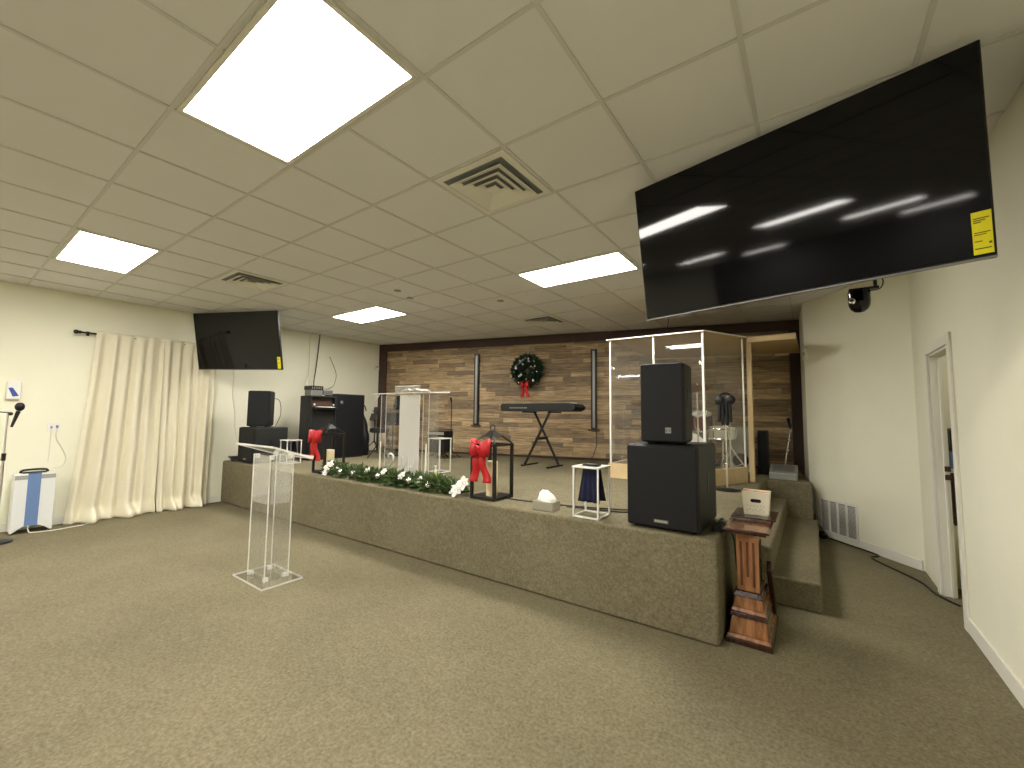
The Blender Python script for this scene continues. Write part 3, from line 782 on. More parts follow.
pillar_candle('cream pillar candle inside the left lantern behind the clear floor lectern', (-2.70, 1.98, ZS+.03), .28)

# tissue box
t = thing('tissue_box', 'grey tissue box with white tissues pulled up on the stage edge', 'tissue box', (.74, 1.92, ZS))
MB().box(-.10, -.065, 0, .10, .065, .075).build('box', 'steel', t, bevel=.003)
rnd = random.Random(4); mb = MB(); n = 20; vs_ = []
for i in range(7):
    s = i/6
    for k in range(n):
        a = 2*PI*k/n; rr = (.082*(1-s*.75*s))*(1+.20*math.sin(3*a+s*3)+.12*math.sin(7*a+4*s))
        vs_.append((rr*math.cos(a)-.01*s, .55*rr*math.sin(a), .075+.075*s+.014*math.sin(2*a+1)*s))
fs = [(i*n+k, i*n+(k+1)%n, (i+1)*n+(k+1)%n, (i+1)*n+k) for i in range(6) for k in range(n)]+[tuple(range(6*n, 7*n))]
mb.add(vs_, fs).build('tissues', 'whitecloth', t, smooth=80)

# ------------------------------------------------------------------ garland with flowers
def foliage(mb, pts, rad, count, ln, rnd, flat=1.0):
    n = len(pts)-1
    for _ in range(count):
        s = rnd.random()*n; i = int(s); p = Vector(pts[i]).lerp(Vector(pts[min(i+1, n)]), s-i)
        a = rnd.uniform(0, 2*PI); ax = (Vector(pts[min(i+1, n)])-Vector(pts[i])).normalized()
        u = ax.orthogonal().normalized(); v = ax.cross(u)
        d = (math.cos(a)*u+math.sin(a)*v)*1.0+ax*rnd.uniform(-.8, .8); d.z = d.z*flat
        p = p+d*rnd.random()*rad*.6
        mb.leaf(p, d, ln*rnd.uniform(.6, 1.3), ln*.32, (rnd.uniform(-1,1), rnd.uniform(-1,1), rnd.uniform(-1,1)))
t = thing('garland', 'green Christmas garland with white flowers lying along the stage edge', 'garland', (-1.40, 1.94, ZS))
rnd = random.Random(9)
pts = [(-1.25+2.35*i/40, .03*math.sin(i*.7)-.01, .045+.015*math.sin(i*1.1)) for i in range(41)]
mb = MB(); mb.tube(pts, .012, 6); foliage(mb, pts, .135, 5600, .085, rnd, .8)
for k, v in enumerate(mb.v):
    if v[2] < .004 and v[1] > -.135: mb.v[k] = (v[0], v[1], .004+rnd.random()*.01)
mb.build('foliage', 'leaf', t)
mb = MB(); foliage(mb, pts[13:18], .07, 160, .05, rnd, .7)
for k, v in enumerate(mb.v):
    if v[2] < .004: mb.v[k] = (v[0], v[1], .005)
mb.build('red_berries_spray', 'cherry', t)
def flower(parent, c, r_, tilt, rnd, name='white_flower', petals=6):
    mb = MB(); R = Matrix.Rotation(tilt, 3, 'X') @ Matrix.Rotation(rnd.uniform(0, 6), 3, 'Z')
    for ring_, (cnt, rr, up) in enumerate(((petals, 1, .25), (petals-1, .65, .55))):
        for k in range(cnt):
            a = 2*PI*k/cnt+.4*ring_; d = Vector((math.cos(a), math.sin(a), 0)); s_ = Vector((-math.sin(a), math.cos(a), 0))
            ln = r_*rr*rnd.uniform(.85, 1.1); prof = ((0, .08), (.35, .30), (.65, .32), (.88, .16), (1, .01))
            vs_ = []
            for q, wq in prof:
                z = up*r_*(q-.55*q*q)
                for sd in (-1, 0, 1): vs_.append(Vector(c)+R @ (d*ln*q+s_*sd*wq*ln+Vector((0, 0, z+(.05*ln if sd else 0)))))
            fs = []
            for i in range(4):
                for j in range(2): b = i*3+j; fs.append((b, b+1, b+4, b+3))
            mb.add(vs_, fs)
    o = mb.build(name, 'petal', parent, solid=.0015, smooth=70)
    MB().ball(Vector(c)+R @ Vector((0, 0, r_*.14)), r_*.13, 8).build('flower_centre', 'wax', o, smooth=60)
for x, z, r_ in ((-1.10, .11, .095), (-1.16, .04, .085), (-.88, .11, .055), (-.28, .13, .055), (.02, .14, .055), (.33, .12, .06), (.62, .10, .05), (1.15, .06, .085), (1.24, .13, .08)):
    flower(t, (x, -.085, z), r_, math.radians(55), rnd)
for x, z in ((-.80, .07), (-.52, .08), (-.05, .09), (.48, .09), (.78, .07)):
    b = MB().ball((x, -.115, z), .033, 16).build('bauble', 'silver', t, smooth=60)
    MB().cyl((x, -.115, z+.03), (x, -.115, z+.042), .008, n=8).build('bauble_cap', 'brass', b)

# taper candles and ornaments behind the garland
def taper(label, loc, h, holder=.06):
    t = thing('taper_candle', label, 'candle', loc, 0, 'white taper candles on the stage edge')
    MB().cyl((0, 0, holder*.6), (0, 0, h), .012, .008, n=14).build('wax', 'waxwhite', t, smooth=50)
    MB().lathe([(.03, 0), (.028, .008), (.008, .014), (.008, holder*.5), (.016, holder*.6), (.016, holder)], n=18).build('holder', 'silver', t, smooth=50)
taper('white taper candle behind the garland, left one near the lectern', (-1.71, 2.04, ZS), .46)
taper('white taper candle behind the garland, right one near the green bottle', (-.90, 2.04, ZS), .47)
t = thing('soap_bottle', 'small clear bottle of green liquid with white cap behind the garland', 'bottle', (-.80, 2.10, ZS))
MB().lathe([(.024, 0), (.026, .01), (.026, .12), (.012, .15), (.012, .16)], n=20).build('bottle_body', 'green', t, smooth=50)
MB().lathe([(.013, .16), (.013, .19), (.005, .20), (.005, .225)], n=14).box(-.022, -.006, .222, .006, .006, .234).build('pump_cap', 'white', t, smooth=50)
t = thing('wire_swan_ornament', 'pale curled wire and glass ornament shaped like a swan, right of the left taper candle', 'ornament', (-1.50, 2.06, ZS))
MB().tube(smooth_path([(.14, 0, .03), (.04, 0, .02), (-.05, 0, .05), (-.08, 0, .13), (-.03, 0, .19), (.02, 0, .25), (0, 0, .31), (-.06, 0, .315), (-.075, 0, .27)]), [.012]*48+[.006], 8).build('neck', 'letter', t, smooth=60)
MB().ball((.06, 0, .07), .075, 16, (1.2, .6, .8)).build('body', 'frostfull', t, smooth=60)
MB().tube(smooth_path([(.02, .03, .06), (.08, .03, .16), (.16, .03, .20), (.14, .03, .10)]), .006, 6).build('wing', 'letter', t, smooth=60)
t = thing('wire_letters_ornament', 'pale looped wire ornament standing behind the garland under the lectern', 'ornament', (-1.22, 2.06, ZS))
x = -.12
for k in range(5):
    hgt = (.30, .20, .32, .20, .27)[k]
    MB().tube(smooth_path([(x, 0, .0), (x+.005, 0, hgt*.6), (x+.02, 0, hgt), (x+.036, 0, hgt*.6), (x+.03, 0, .03), (x+.05, 0, .005)]), .005, 6).build('wire_loop', 'letter', t, smooth=60)
    x += .048
MB().box(-.13, -.02, 0, .14, .02, .008).build('base', 'letter', t)
tag(MB().box(-1.18, 2.22, ZS, -.90, 2.42, ZS+.02).build('white_tray', 'white', bevel=.006), 'flat white tray on the stage right of the lectern foot', 'tray')

# ------------------------------------------------------------------ acrylic lecterns
t = thing('acrylic_lectern', 'clear acrylic lectern standing on the floor in front of the stage', 'lectern', (-1.375, .63, 0))
def slab(mb, x0, y0, z0, x1, y1, z1, e=.006):
    "clear sheet with bright edges (slot 0 sheet, slot 1 edges)"
    mb.slot(0).box(x0, y0, z0, x1, y1, z1)
    return mb
def edges_xz(mb, x0, x1, y0, y1, z0, z1, e=.004):
    mb.box(x0, y0, z0, x0+e, y1, z1).box(x1-e, y0, z0, x1, y1, z1)
bs = MB().box(-.275, -.17, 0, .275, .17, .018).build('base_plate', 'acrylic', t)
MB().box(-.278, -.173, .001, .278, -.170, .017).box(-.278, .170, .001, .278, .173, .017).box(-.278, -.17, .001, -.275, .17, .017).box(.275, -.17, .001, .278, .17, .017).build('base_edge', 'acryledge', bs)
px, py, zt = .158, .10, 1.09
for nm, (x0, y0, x1, y1) in (('front_panel', (-px, -py, px, -py+.008)), ('rear_panel', (-px, py-.008, px, py)), ('side_panel', (-px, -py+.008, -px+.008, py-.008)), ('side_panel', (px-.008, -py+.008, px, py-.008))):
    pz = MB().box(x0, y0, .018, x1, y1, zt).build(nm, 'acrylic', t)
    if nm == 'front_panel':
        MB().box(x0+.01, y0-.003, zt-.42, x1-.01, y0-.0005, zt-.005).build('frosted_film', 'frost', pz)
    if nm == 'side_panel' and x0 > 0:
        MB().box(x1+.0005, y0+.01, zt-.42, x1+.003, y1-.01, zt-.005).build('frosted_film', 'frost', pz)
for sx in (-1, 1):
    for sy in (-1, 1):
        MB().box(sx*px-.004, sy*py-.004, .018, sx*px+.004, sy*py+.004, zt).build('corner_edge', 'acryledge', t)
        MB().box(sx*(px-.02)-.018, sy*(py-.02)-.018, .018, sx*(px-.02)+.018, sy*(py-.02)+.018, .05).build('corner_block', 'acryledge', t, bevel=.004)
        MB().cyl((sx*(px-.02), sy*(py-.02), zt-.035), (sx*(px-.02), sy*(py-.02), zt+.0), .02, n=14).build('top_fitting', 'acryledge', t, smooth=50)
Rt = Matrix.Rotation(math.radians(-18), 3, 'X')
tp = MB().obox((0, 0, zt+.03), (.70, .36, .012), Rt).build('reading_top', 'acrylic', t)
e = MB()
e.obox(Vector((0, 0, zt+.03))+Rt @ Vector((0, .183, .006)), (.70, .008, .03), Rt).obox(Vector((0, 0, zt+.03))+Rt @ Vector((0, -.182, 0)), (.70, .006, .016), Rt)
for sx in (-1, 1): e.obox(Vector((0, 0, zt+.03))+Rt @ Vector((sx*.352, 0, 0)), (.006, .36, .016), Rt)
e.build('top_edge', 'acryledge', tp)

t = thing('acrylic_lectern', 'wide acrylic lectern with a white frosted centre panel standing on the stage', 'lectern', (-1.88, 2.60, ZS))
MB().box(-.56, -.22, 0, .50, .24, .015).build('base_plate', 'acrylic', t)
MB().box(-.562, -.223, .001, .502, -.22, .014).box(.50, -.22, .001, .503, .24, .014).build('base_edge', 'acryledge', t)
MB().box(-.05, -.10, .015, .34, -.085, 1.055).build('centre_panel', 'frostfull', t, bevel=.003, label='white frosted panel')
for x0 in (-.50, .37):
    pz = MB().box(x0, -.06, .015, x0+.006, .12, 1.06).box(x0+.11, -.06, .015, x0+.116, .12, 1.06).box(x0+.006, .114, .015, x0+.11, .12, 1.06).build('side_column', 'acrylic', t)
    MB().box(x0-.002, -.064, .015, x0+.008, -.06, 1.06).box(x0+.108, -.064, .015, x0+.118, -.06, 1.06).build('column_edge', 'acryledge', pz)
Rt = Matrix.Rotation(math.radians(2), 3, 'X')
tp = MB().obox((.04, .0, 1.085), (1.14, .36, .012), Rt).build('reading_top', 'acrylic', t)
e = MB().obox(Vector((.04, 0, 1.085))+Rt @ Vector((0, .182, .008)), (1.14, .006, .03), Rt).obox(Vector((.04, 0, 1.085))+Rt @ Vector((0, -.182, 0)), (1.14, .005, .012), Rt)
for sx in (-1, 1): e.obox(Vector((.04, 0, 1.085))+Rt @ Vector((sx*.572, 0, 0)), (.005, .36, .013), Rt)
e.build('top_edge', 'acryledge', tp)
cn = MB().obox((-.02, .0, 1.135), (.5, .02, .10), Matrix.Rotation(.2, 3, 'X')).build('raised_screen', 'frost', t)
MB().obox((-.02, .0, 1.188), (.5, .024, .008), Matrix.Rotation(.2, 3, 'X')).build('raised_screen_edge', 'acryledge', cn)
MB().tube(smooth_path([(-.40, -.17, 1.08), (-.45, -.20, .95), (-.50, -.2, .82)]), .005, 6).ball((-.50, -.2, .815), .013).build('gooseneck_light', 'steel', t, smooth=60)
t = thing('open_book', 'white open papers lying on the stage lectern top', 'papers', (-1.72, 2.60, ZS+1.10))
for sx in (-1, 1):
    mb = MB(); vs_ = []
    for i in range(9):
        s = i/8
        for y in (-.11, .11): vs_.append((sx*s*.17, y, .03*math.sin(PI*min(s*1.1, 1))*(1-.3*s)+.012))
    mb.add(vs_, [(2*i, 2*i+1, 2*i+3, 2*i+2) for i in range(8)]).build('page', 'whitecloth', t, solid=.005, smooth=60)

# ------------------------------------------------------------------ band gear behind the lectern
def music_stand(label, loc, rz, h, w=.45):
    t = thing('music_stand', label, 'music stand', loc, rz, 'black music stands behind the stage lectern')
    MB().cyl((0, 0, .18), (0, 0, h-.12), .012).build('pole', 'blackmetal', t, smooth=50)
    for k in range(3):
        a = 2*PI*k/3+.4; MB().tube([(0, 0, .22), (.14*math.cos(a), .14*math.sin(a), .08), (.27*math.cos(a), .27*math.sin(a), .01)], .009, 6).build('leg', 'blackmetal', t, smooth=50)
    MB().obox((0, -.02, h), (w, .008, .30), Matrix.Rotation(-.3, 3, 'X')).obox((0, -.03, h-.145), (w, .06, .008), Matrix.Rotation(-.3, 3, 'X')).build('desk', 'blackmetal', t, bevel=.003)
    return t
music_stand('black music stand with wide desk near the left corner of the plank wall', (-5.05, 4.40, ZS), -.3, .80, .34)
music_stand('black music stand seen through the clear side of the stage lectern, upper one', (-4.18, 4.45, ZS), .3, 1.03, .44)
t = thing('tablet_stand', 'low black tablet on a pole stand seen through the stage lectern', 'stand', (-4.0, 4.05, ZS), .3)
MB().cyl((0, 0, .02), (0, 0, .6), .011).build('pole', 'blackmetal', t); MB().obox((0, -.02, .70), (.38, .03, .24), Matrix.Rotation(-.15, 3, 'X')).build('tablet', 'black', t, bevel=.006)
MB().lathe([(.14, 0), (.14, .012), (.02, .022)], n=24).build('base', 'black', t, smooth=40)
def guitar(label, loc, rz, body, k=1.0):
    t = thing('guitar', label, 'guitar', loc, rz, 'guitars on stands behind the stage lectern')
    out = []
    for i in range(40):
        a = 2*PI*i/40; r_ = .17*(1+.20*math.cos(2*a-PI)*.9+.10*math.cos(a)*-1)*k
        out.append((r_*math.sin(a)*.95, .28+r_*-math.cos(a)*1.25))
    MB().extrude(out, 'xz', -.04, .04).build('body', body, t, bevel=.008)
    MB().lathe([(.04, 0), (.042, .002)], (0, -.0405, .33), 20, Matrix.Rotation(PI/2, 3, 'X')).build('sound_hole', 'black', t)
    MB().box(-.022, -.045, .45, .022, -.02, .92).build('neck', 'brownbeam', t); MB().obox((0, -.02, .98), (.06, .02, .14), Matrix.Rotation(.15, 3, 'X')).build('headstock', 'black', t, bevel=.004)
    s_ = MB().tube([(-.16, .18, .01), (-.08, .10, .30), (0, .09, .55), (.08, .10, .30), (.16, .18, .01)], .008, 6).tube([(-.10, -.10, .06), (-.10, .10, .10), (.10, .10, .10), (.10, -.10, .06)], .008, 6)
    s_.tube([(-.1, .1, .1), (-.16, -.14, .01)], .008, 6).tube([(.1, .1, .1), (.16, -.14, .01)], .008, 6)
    s_.build('stand', 'blackmetal', t, smooth=50)
    return t
guitar('pale acoustic guitar on a stand in the far left corner of the stage', (-4.62, 4.28, ZS), -.5, 'guitar', 1.05)
guitar('dark guitar on a stand to the right of the black amplifier cabinet', (-4.95, 3.86, ZS), .9, 'black')
t = thing('instrument_bag', 'soft black instrument bag slumped against the right side of the amplifier cabinet', 'bag', (-4.56, 3.74, ZS))
mb = MB(); n = 18; vs_ = []; rnd = random.Random(2)
for i in range(10):
    s = i/9; rr = (.16*(1-s**3*.75)+.01*math.sin(i*2.2))
    for k in range(n): a = 2*PI*k/n; vs_.append((rr*math.cos(a)*1.1+.03*math.sin(s*5), rr*math.sin(a)*.7, s*.86+.01*rnd.random()))
fs = [(i*n+k, i*n+(k+1)%n, (i+1)*n+(k+1)%n, (i+1)*n+k) for i in range(9) for k in range(n)]+[tuple(range(n))[::-1], tuple(range(9*n, 10*n))]
mb.add(vs_, fs); 
for k, v in enumerate(mb.v):
    if v[2] < .011: mb.v[k] = (v[0], v[1], .001)
mb.build('bag_body', 'black', t, smooth=60)
MB().tube(smooth_path([(.02, -.02, .84), (.06, 0, .96), (.10, .02, .85)]), .01, 6).build('carry_handle', 'black', t, smooth=60)
def throne(label, loc):
    t = thing('stool', label, 'stool', loc, 0, 'black stools on the stage')
    MB().lathe([(.15, .46), (.17, .475), (.17, .53), (.14, .545)], n=26).build('seat', 'black', t, smooth=40)
    MB().cyl((0, 0, .12), (0, 0, .47), .014).build('post', 'chrome', t, smooth=50)
    for k in range(3): a = 2*PI*k/3+.2; MB().tube([(0, 0, .28), (.20*math.cos(a), .20*math.sin(a), .012)], .010, 6).build('leg', 'blackmetal', t, smooth=50)
throne('low black stool behind the left side of the stage lectern', (-3.75, 3.55, ZS))
t = thing('guitar_amplifier', 'small black amplifier on the stage floor right of the stage lectern', 'amplifier', (-2.98, 4.2, ZS), .1)
MB().box(-.2, 0, .12, .2, .26, .50).build('cabinet', 'blacktex', t, bevel=.012); MB().box(-.18, -.004, .14, .18, .004, .42).build('grille', 'grille', t)
MB().box(-.19, -.003, .43, .19, .004, .48).build('control_panel', 'steel', t)
for k in range(3):
    a = 2*PI*k/3-.5; MB().tube([(0, .13, .125), (.24*math.cos(a), .13+.24*math.sin(a), .012)], .010, 6).build('stand_leg', 'blackmetal', t, smooth=50)
MB().tube(smooth_path([(.15, .26, .4), (.18, .25, .505), (.0, .14, .53), (-.15, .14, .505)]), .008, 6).build('carry_handle', 'black', t, smooth=50)
t = thing('microphone_stand', 'thin black microphone stand against the plank wall right of the stage lectern', 'microphone stand', (-2.98, 4.6, ZS))
MB().cyl((0, 0, .02), (0, 0, 1.05), .009).build('pole', 'blackmetal', t, smooth=50)
for k in range(3): a = 2*PI*k/3; MB().tube([(0, 0, .14), (.25*math.cos(a), .25*math.sin(a), .01)], .008, 6).build('leg', 'blackmetal', t, smooth=50)
MB().cyl((0, 0, 1.03), (.03, -.06, 1.12), .012, .02, n=12).build('microphone', 'black', t, smooth=50)

# ------------------------------------------------------------------ back wall fittings
for x, z0, z1, lb in ((-2.955, 1.26, 2.71, 'vertical dark light bar on the plank wall left of the wreath'), (-.635, 1.22, 2.70, 'vertical dark light bar on the plank wall right of the wreath')):
    t = thing('light_bar', lb, 'light bar', tuple(bpt(x)), ba, 'vertical light bars on the plank wall')
    MB().box(-.052, -.05, z0, .052, -.001, z1).build('housing', 'blackmetal', t, bevel=.005)
    MB().box(-.022, -.054, z0+.03, .022, -.049, z1-.03).build('lens_strip', 'greymetal', t)
    MB().box(-.10, -.06, z0-.02, .10, -.01, z0+.002).build('bracket', 'brownbeam', t)
pp = bpt(-.60, .03)
adopt(MB().tube(smooth_path([(pp.x, pp.y, 1.21), (pp.x+.01, pp.y, 1.0), (pp.x-.02, pp.y, .85), (pp.x-.12, pp.y-.05, .69), (pp.x-.6, pp.y-.20, .673), (pp.x-2.4, pp.y-.55, .673)]), .006, 6).build('power_cord', 'cable', smooth=60), t)

wr = thing('wreath', 'green Christmas wreath with white ornaments and a red bow on the plank wall', 'wreath', tuple(bpt(-1.885, .07, 2.335)), ba)
rnd = random.Random(21)
ringp = [(.19*math.cos(2*PI*i/36), 0, .19*math.sin(2*PI*i/36)) for i in range(37)]
mb = MB(); foliage(mb, ringp, .16, 4600, .08, rnd, 1)
for k, v in enumerate(mb.v):
    if v[1] > .065: mb.v[k] = (v[0], .065, v[2])
mb.build('foliage', 'leaf2', wr)
MB().tube(ringp[:-1], .03, 8, closed=True).build('ring_core', 'leaf2', wr)
for k in range(22):
    a = 2*PI*k/22+rnd.uniform(-.2, .2); rr = .19+rnd.uniform(-.07, .10)
    MB().ball((rr*math.cos(a), -.10, rr*math.sin(a)), rnd.uniform(.016, .026), 12).build('white_ornament', 'petal' if k % 3 else 'silver', wr, smooth=60)
for a in (1.9, 2.5): MB().obox((.2*math.cos(a), -.09, .2*math.sin(a)), (.17, .012, .035), Matrix.Rotation(-.7, 3, 'Y')).build('grey_ribbon', 'greymetal', wr, bevel=.004)
bow(wr, (0, -.10, -.29), .95, .22)
MB().box(-.008, .05, .28, .008, .056, .66).build('hanging_ribbon', 'grey', wr)

# keyboard on X stand
ks = thing('keyboard_stand', 'black folding X-shaped stand under the keyboard', 'stand', (-.90, 4.35, ZS))
for y in (.02, .30):
    MB().obox((0, y, .44), (.034, .022, 1.0), Matrix.Rotation(.50 if y < .1 else -.50, 3, 'Y')).build('crossed_leg', 'blackmetal', ks, bevel=.003)
for sx in (-1, 1):
    MB().box(sx*.235-.018, -.06, 0, sx*.235+.018, .40, .025).build('foot', 'blackmetal', ks, bevel=.004)
    MB().box(sx*.235-.015, -.05, .842, sx*.235+.015, .36, .862).build('support_arm', 'blackmetal', ks, bevel=.003)
MB().cyl((0, 0, .44), (0, .32, .44), .022).build('pivot', 'blackmetal', ks, smooth=50)
kb = thing('keyboard', 'long black electronic keyboard on its X-shaped stand below the wreath', 'keyboard', (-.91, 4.52, ZS+.866))
prof = [(-.67, 0), (-.695, .04), (-.70, .09), (-.67, .125), (.56, .125), (.65, .11), (.695, .07), (.68, .03), (.62, 0)]
MB().extrude(prof, 'xz', -.19, .17).build('body', 'blacktex', kb, bevel=.012)
mb = MB()
for q in range(52): mb.box(-.62+q*.0225, .02, .125, -.62+q*.0225+.0205, .165, .138)
mb.build('white_keys', 'white', kb)
MB().box(-.60, -.14, .125, .55, .0, .130).build('control_panel', 'black', kb)
f = MB()
for q in range(10): f.box(-.50+q*.035, -.194, .045, -.48+q*.035, -.189, .065)
f.build('rear_sockets', 'greymetal', kb)

# ------------------------------------------------------------------ drum booth
B0, B1, B2 = Vector((.45, 4.05)), Vector((1.60, 4.05)), Vector((1.925, 4.78))
BM = (B0+B1)/2; BZ = 2.485; SZ = ZS+.19
t = thing('drum_shield', 'clear panelled drum booth with pine sill and plywood roof on the right of the stage', 'drum booth', (B0.x, B0.y, ZS))
def loc2(p, z=0): return (p[0]-B0.x, p[1]-B0.y, z)
def seg_box(mb, a, b, th, z0, z1, off=0):
    a, b = Vector(a), Vector(b); d = (b-a).normalized(); n_ = Vector((-d.y, d.x))
    q = [a-B0+n_*(off-th/2), b-B0+n_*(off-th/2), b-B0+n_*(off+th/2), a-B0+n_*(off+th/2)]
    return mb.prism([(p.x, p.y) for p in q], z0, z1)
segs = [(B0, BM), (BM, B1), (B1, B2)]
Bq = Vector((.45, 5.6))
seg_box(MB(), B0-Vector((.03, 0)), B1+Vector((.02, 0)), .05, 0, SZ-ZS).build('sill', 'pine', t, bevel=.004)
seg_box(MB(), B1+Vector((.01, .02)), B2, .05, 0, SZ-ZS).build('sill', 'pine', t, bevel=.004)
seg_box(MB(), B0+Vector((0, .03)), Bq, .05, 0, SZ-ZS).build('sill', 'pine', t, bevel=.004)
for a, b in segs+[(B0+Vector((0, .02)), Vector((.45, 4.8)))]:
    seg_box(MB(), a, b, .006, SZ-ZS, BZ-ZS-.005).build('clear_panel', 'shield', t)
for p, rr in ((B0, .011), (BM, .012), (B1, .013), (B2, .010)):
    q = loc2(p); MB().box(q[0]-rr, q[1]-rr, SZ-ZS, q[0]+rr, q[1]+rr, BZ-ZS-.012).build('post', 'alu', t, bevel=.002)
MB().box(*loc2((1.965, 4.80), 0), *loc2((2.02, 4.89), BZ-ZS-.012)).build('wooden_post', 'pine', t, bevel=.004)
MB().prism([(p[0]-B0.x, p[1]-B0.y) for p in ((.42, 4.0), (1.62, 4.0), (1.98, 4.74), (2.50, 4.74), (2.50, 6.55), (.42, 6.05))], BZ-ZS-.01, BZ-ZS+.003).build('roof', 'ply', t, bevel=.002)
e = MB(); seg_box(e, Vector((.42, 3.995)), Vector((1.62, 3.995)), .008, BZ-ZS-.011, BZ-ZS+.004); seg_box(e, Vector((1.625, 3.995)), Vector((1.985, 4.735)), .008, BZ-ZS-.011, BZ-ZS+.004)
e.build('roof_edge', 'alu', t)
MB().box(*loc2((1.985, 4.735), BZ-ZS-.07), *loc2((2.50, 4.775), BZ-ZS-.01)).build('roof_rail', 'pine', t, bevel=.003)

# drums and cymbals
def drum(name, label, loc, r_, h, rot, shell, cat='drum', legs=0):
    t = thing(name, label, cat, loc, 0, 'drums inside the clear booth', rot=rot)
    MB().lathe([(r_, 0), (r_, h)], n=32).build('shell', shell, t, smooth=40)
    for z in (0, h): MB().tube([(r_*1.03*math.cos(2*PI*i/32), r_*1.03*math.sin(2*PI*i/32), z) for i in range(32)], .011, 6, closed=True).build('hoop', 'chrome', t, smooth=60)
    MB().lathe([(r_*.99, h), (r_*.99, h+.003)], n=32).build('drumhead', 'drumhead', t)
    for k in range(6):
        a = 2*PI*k/6; MB().cyl((r_*1.02*math.cos(a), r_*1.02*math.sin(a), h*.15), (r_*1.02*math.cos(a), r_*1.02*math.sin(a), h*.85), .007, n=6).build('tension_rod', 'chrome', t)
    if legs:
        for k in range(3):
            a = 2*PI*k/3+.5; MB().cyl((r_*math.cos(a), r_*math.sin(a), h*.6), (r_*1.15*math.cos(a), r_*1.15*math.sin(a), -legs), .008).build('leg', 'chrome', t)
    return t
drum('bass_drum', 'large maroon bass drum lying on its side inside the booth', (1.15, 5.62, ZS+.30), .28, .40, (PI/2, 0, 0), 'maroon')
drum('floor_tom', 'maroon floor tom on chrome legs at the left inside the booth', (.72, 5.45, ZS+.27), .19, .36, (0, 0, 0), 'maroon', legs=.265)
drum('snare_drum', 'shallow chrome snare drum on a stand inside the booth', (1.60, 5.22, ZS+.52), .17, .14, (.1, 0, 0), 'steel')
drum('tom_drum', 'small maroon tom mounted above the bass drum, left one', (1.00, 5.36, ZS+.64), .14, .22, (.3, 0, 0), 'maroon')
drum('tom_drum', 'small maroon tom mounted above the bass drum, right one', (1.32, 5.36, ZS+.64), .14, .22, (.3, 0, 0), 'maroon')
t = thing('drum_stand', 'chrome tripod stand holding the snare drum', 'stand', (1.60, 5.22, ZS))
MB().cyl((0, 0, .12), (0, 0, .50), .012).build('pole', 'chrome', t, smooth=50)
for k in range(3):
    a = 2*PI*k/3+.6; MB().cyl((0, 0, .30), (.24*math.cos(a), .24*math.sin(a), .01), .009).build('leg', 'chrome', t, smooth=50)
    MB().cyl((0, 0, .47), (.15*math.cos(a), .15*math.sin(a), .515), .007).build('arm', 'chrome', t, smooth=50)
def cymbal(label, loc, h, r_, tilt, hihat=False):
    t = thing('cymbal', label, 'cymbal', loc, 0, 'cymbals inside the clear booth')
    MB().cyl((0, 0, .05), (0, 0, h+.05), .010).cyl((0, 0, h*.5), (0, 0, h*.5+.05), .02).build('stand_pole', 'chrome', t, smooth=50)
    for k in range(3):
        a = 2*PI*k/3+.3; MB().cyl((0, 0, .42), (.27*math.cos(a), .27*math.sin(a), .012), .010).cyl((0, 0, .14), (.15*math.cos(a), .15*math.sin(a), .21), .007).build('leg', 'chrome', t, smooth=50)
        MB().ball((.27*math.cos(a), .27*math.sin(a), .014), .014, 8).build('foot', 'black', t, smooth=50)
    R = Matrix.Rotation(tilt, 3, 'X')
    MB().lathe([(.012, .022), (.03, .02), (.045, .006), (r_*.6, -.004), (r_, -.018), (r_, -.020), (r_*.6, -.007), (.045, .002), (.012, .012)], (0, 0, h), 36, R).build('disc', 'brass', t, smooth=50)
    if hihat: MB().lathe([(.012, -.022), (.03, -.02), (.045, -.008), (r_, .004), (r_, .006), (.045, -.004), (.012, -.012)], (0, 0, h-.035), 36, R).build('lower_disc', 'brass', t, smooth=50)
cymbal('bronze crash cymbal on a chrome stand at the right inside the booth', (1.36, 4.86, ZS), 1.22, .20, .35)
cymbal('bronze cymbal on a chrome stand at the left inside the booth', (.62, 4.95, ZS), 1.0, .2, -.2)
cymbal('pair of hi-hat cymbals on a chrome tripod at the right inside the booth', (1.74, 4.90, ZS), .78, .17, .05, True)
t = thing('drum_monitor', 'grey boxy monitor speaker standing inside the booth at the right', 'speaker', (1.78, 5.52, ZS), .2)
MB().box(-.16, 0, 0, .16, .28, .68).build('cabinet', 'greymetal', t, bevel=.012); MB().box(-.145, -.004, .02, .145, .004, .66).build('grille', 'grey', t)
MB().cyl((0, -.006, .2), (0, -.004, .2), .10, n=28).build('cone', 'black', t)

# microphone stand with headphones in front of the booth
t = thing('microphone_stand', 'silver stand with round base, black headphones and microphones in front of the booth', 'microphone stand', (1.835, 3.98, ZS))
MB().lathe([(.135, 0), (.14, .008), (.13, .016), (.02, .03)], n=30).build('base', 'black', t, smooth=40)
MB().cyl((0, 0, .025), (0, 0, .82), .009).build('pole', 'steel', t, smooth=50)
for x, z in ((-.05, .93), (.055, .94)):
    MB().lathe([(.044, -.025), (.052, -.012), (.052, .022), (.035, .035)], (x, -.02, z+.06), 18, Matrix.Rotation(PI/2, 3, 'X')).build('ear_cup', 'black', t, smooth=50)
MB().tube(arc((0, -.01, 1.0), .075, .1, PI-.1, 14), .012, 8).build('headband', 'black', t, smooth=60)
for x in (-.05, -.018, .018, .05):
    MB().cyl((x, -.03, .98), (x*1.15, -.035, .70+abs(x)), .021, .017, n=10).build('microphone', 'black', t, smooth=50)
MB().tube(smooth_path([(0, 0, .82), (.02, -.03, .78), (.015, -.03, .85), (0, 0, .9)]), .007, 6).build('clip', 'chrome', t, smooth=50)

